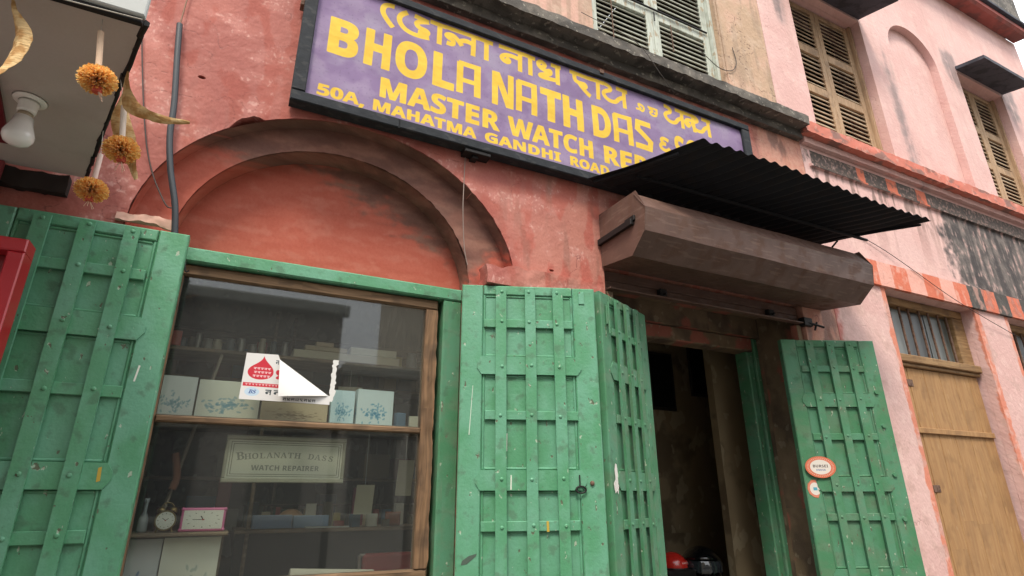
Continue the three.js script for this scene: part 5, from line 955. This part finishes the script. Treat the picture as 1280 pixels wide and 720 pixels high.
// ================================================================ inside the doorway
{
  const c = thing('shop_counter', 'dark counter just inside the open shop door', 'counter');
  mesh('top', cbox(3.0, 4.05, 0.80, 0.84, -1.45, -0.85, 0.006), plain(0x1b1a19, 0.5), c); mesh('body', cbox(3.05, 4.04, 0.155, 0.798, -1.4, -0.89, 0.006), plain(0x241d18, 0.8), c);
  const h = thing('black_helmet', 'glossy black motorcycle helmet on the counter inside the doorway', 'helmet', [3.84, 0.84, -1.12]);
  h.scale.setScalar(1.3);
  const hk = plain(0x0d0e10, 0.12, { clearcoat: 1 });
  const sh = new THREE.SphereGeometry(0.14, 36, 22, 0, Math.PI * 2, 0, 2.25); sh.scale(0.95, 0.92, 1.12); const p = sh.attributes.position; for (let i = 0; i < p.count; i++) { const y = p.getY(i), z = p.getZ(i); if (z > 0.07 && y < 0.045 && y > -0.04) p.setZ(i, z - 0.022); } sh.computeVertexNormals(); sh.rotateY(-0.6); sh.translate(0, 0.085, 0); mesh('shell', sh, hk, h);
  const vi = new THREE.SphereGeometry(0.146, 30, 8, 0.55, 2.0, 1.22, 0.5); vi.scale(0.95, 0.92, 1.12); vi.rotateY(-0.6); vi.translate(0, 0.085, 0); mesh('visor', vi, plain(0x2a2f33, 0.06, { clearcoat: 1 }), h);
  const ch = new THREE.TorusGeometry(0.105, 0.018, 8, 24, 2.4); ch.rotateX(Math.PI / 2); ch.rotateY(-1.2); ch.translate(0.0, 0.018, 0.015); mesh('chin_bar', ch, hk, h);
  mesh('visor_trim', (() => { const g = new THREE.TorusGeometry(0.128, 0.0035, 6, 40, 3.6); g.scale(1, 1.1, 1); g.rotateX(1.75); g.rotateY(-1.4); g.translate(0, 0.115, 0.01); return g; })(), plain(0xb9bcc0, 0.15, { metalness: 0.9 }), h);
  tag(mesh('black_case', cbox(3.38, 3.67, 0.841, 0.95, -1.3, -1.0, 0.008), plain(0x131214, 0.45)), 'low black case under the red helmet on the counter', 'case');
  const r = thing('red_helmet', 'red half helmet with white lettering on the counter inside the doorway', 'helmet', [3.55, 0.951, -1.15]);
  const dome = new THREE.SphereGeometry(0.115, 30, 16, 0, 6.3, 0, 1.57); dome.scale(1.05, 1.0, 1.15); dome.translate(0, 0.012, 0); mesh('shell', dome, plain(0xc02a22, 0.25, { clearcoat: 0.7 }), r);
  mesh('rim', (() => { const g = new THREE.CylinderGeometry(0.121, 0.121, 0.012, 30); g.scale(1.05, 1, 1.15); g.translate(0, 0.006, 0); return g; })(), plain(0x221a1a, 0.5), r);
  const lt = canvasTex(256, 64, g => { g.fillStyle = '#c02a22'; g.fillRect(0, 0, 256, 64); g.fillStyle = '#e2d4d0'; g.font = 'bold italic 40px sans-serif'; g.textAlign = 'center'; g.fillText('Lumfuel', 128, 45); });
  const band = new THREE.SphereGeometry(0.1165, 24, 4, 0.9, 1.3, 1.12, 0.26); band.scale(1.05, 1, 1.15); band.rotateY(0.35); band.translate(0, 0.012, 0); mesh('lettered_band', band, new THREE.MeshPhysicalMaterial({ map: lt, roughness: 0.3 }), r, 'none');
  const dk = plain(0x2a2522, 0.5);
  for (const [x, y, w, hh, l] of [[4.15, 2.68, 0.34, 0.62, 'larger dark picture frame on the back wall of the shop'], [4.69, 2.84, 0.26, 0.58, 'smaller dark picture frame nearer the plaster pillar']]) { const f = thing('framed_picture', l, 'picture'); mesh('frame', cbox(x - w / 2, x + w / 2, y - hh / 2, y + hh / 2, -1.778, -1.745, 0.008), dk, f); mesh('glazing', box(x - w / 2 + 0.03, x + w / 2 - 0.03, y - hh / 2 + 0.03, y + hh / 2 - 0.03, -1.744, -1.741), plain(0x1a1c1f, 0.05), f); }
  tag(mesh('back_partition', box(1.75, 5.09, 0.155, 4.59, -1.9, -1.78), M.innerPlaster), 'stained plaster wall at the back of the open shop', 'wall');
}

// ================================================================ a tree behind the far end of the pink house
{
  const t = thing('street_tree', 'leafy green tree rising behind the far end of the pink house', 'tree', [14.6, 0, -3.4]);
  const bark = plain(0x4a3b2e, 0.9);
  const limbs = [tube([[0, 0, 0], [0.1, 3, 0.1], [-0.1, 6.5, 0], [0.1, 9, 0.1]], 0.16, 20, 8)];
  const ends = []; for (let i = 0; i < 16; i++) { const a = i * 2.4, y0 = 6 + i * 0.2, r = rr(1.2, 2.2), e = [r * Math.cos(a), y0 + rr(1.0, 2.2), r * Math.sin(a)]; ends.push(e); limbs.push(tube([[0, y0, 0], [e[0] * 0.5, (y0 + e[1]) / 2 + 0.2, e[2] * 0.5], e], 0.05, 8, 5)); }
  mesh('trunk', limbs, bark, t);
  const lg = [], q = new THREE.Quaternion(), base = new THREE.PlaneGeometry(0.12, 0.2).toNonIndexed();
  for (let i = 0; i < 5200; i++) { const e = ends[i % 16], s = Math.cbrt(rnd()) * 1.0, a = rnd() * 6.283, b = Math.acos(rr(-1, 1)); const g = base.clone(); q.setFromEuler(new THREE.Euler(rr(-1.2, 1.2), rnd() * 6.3, rr(-1, 1))); g.applyQuaternion(q); g.translate(e[0] + s * Math.sin(b) * Math.cos(a), e[1] + s * 0.7 * Math.cos(b), e[2] + s * Math.sin(b) * Math.sin(a)); lg.push(g); }
  const crown = mesh('crown', mergeGeometries(lg), plain(0x3f6a2c, 0.8, { transmission: 0.3, thickness: 0 }), t, 'none'); crown.userData.kind = 'stuff';
}
renderer.render(scene, camera);
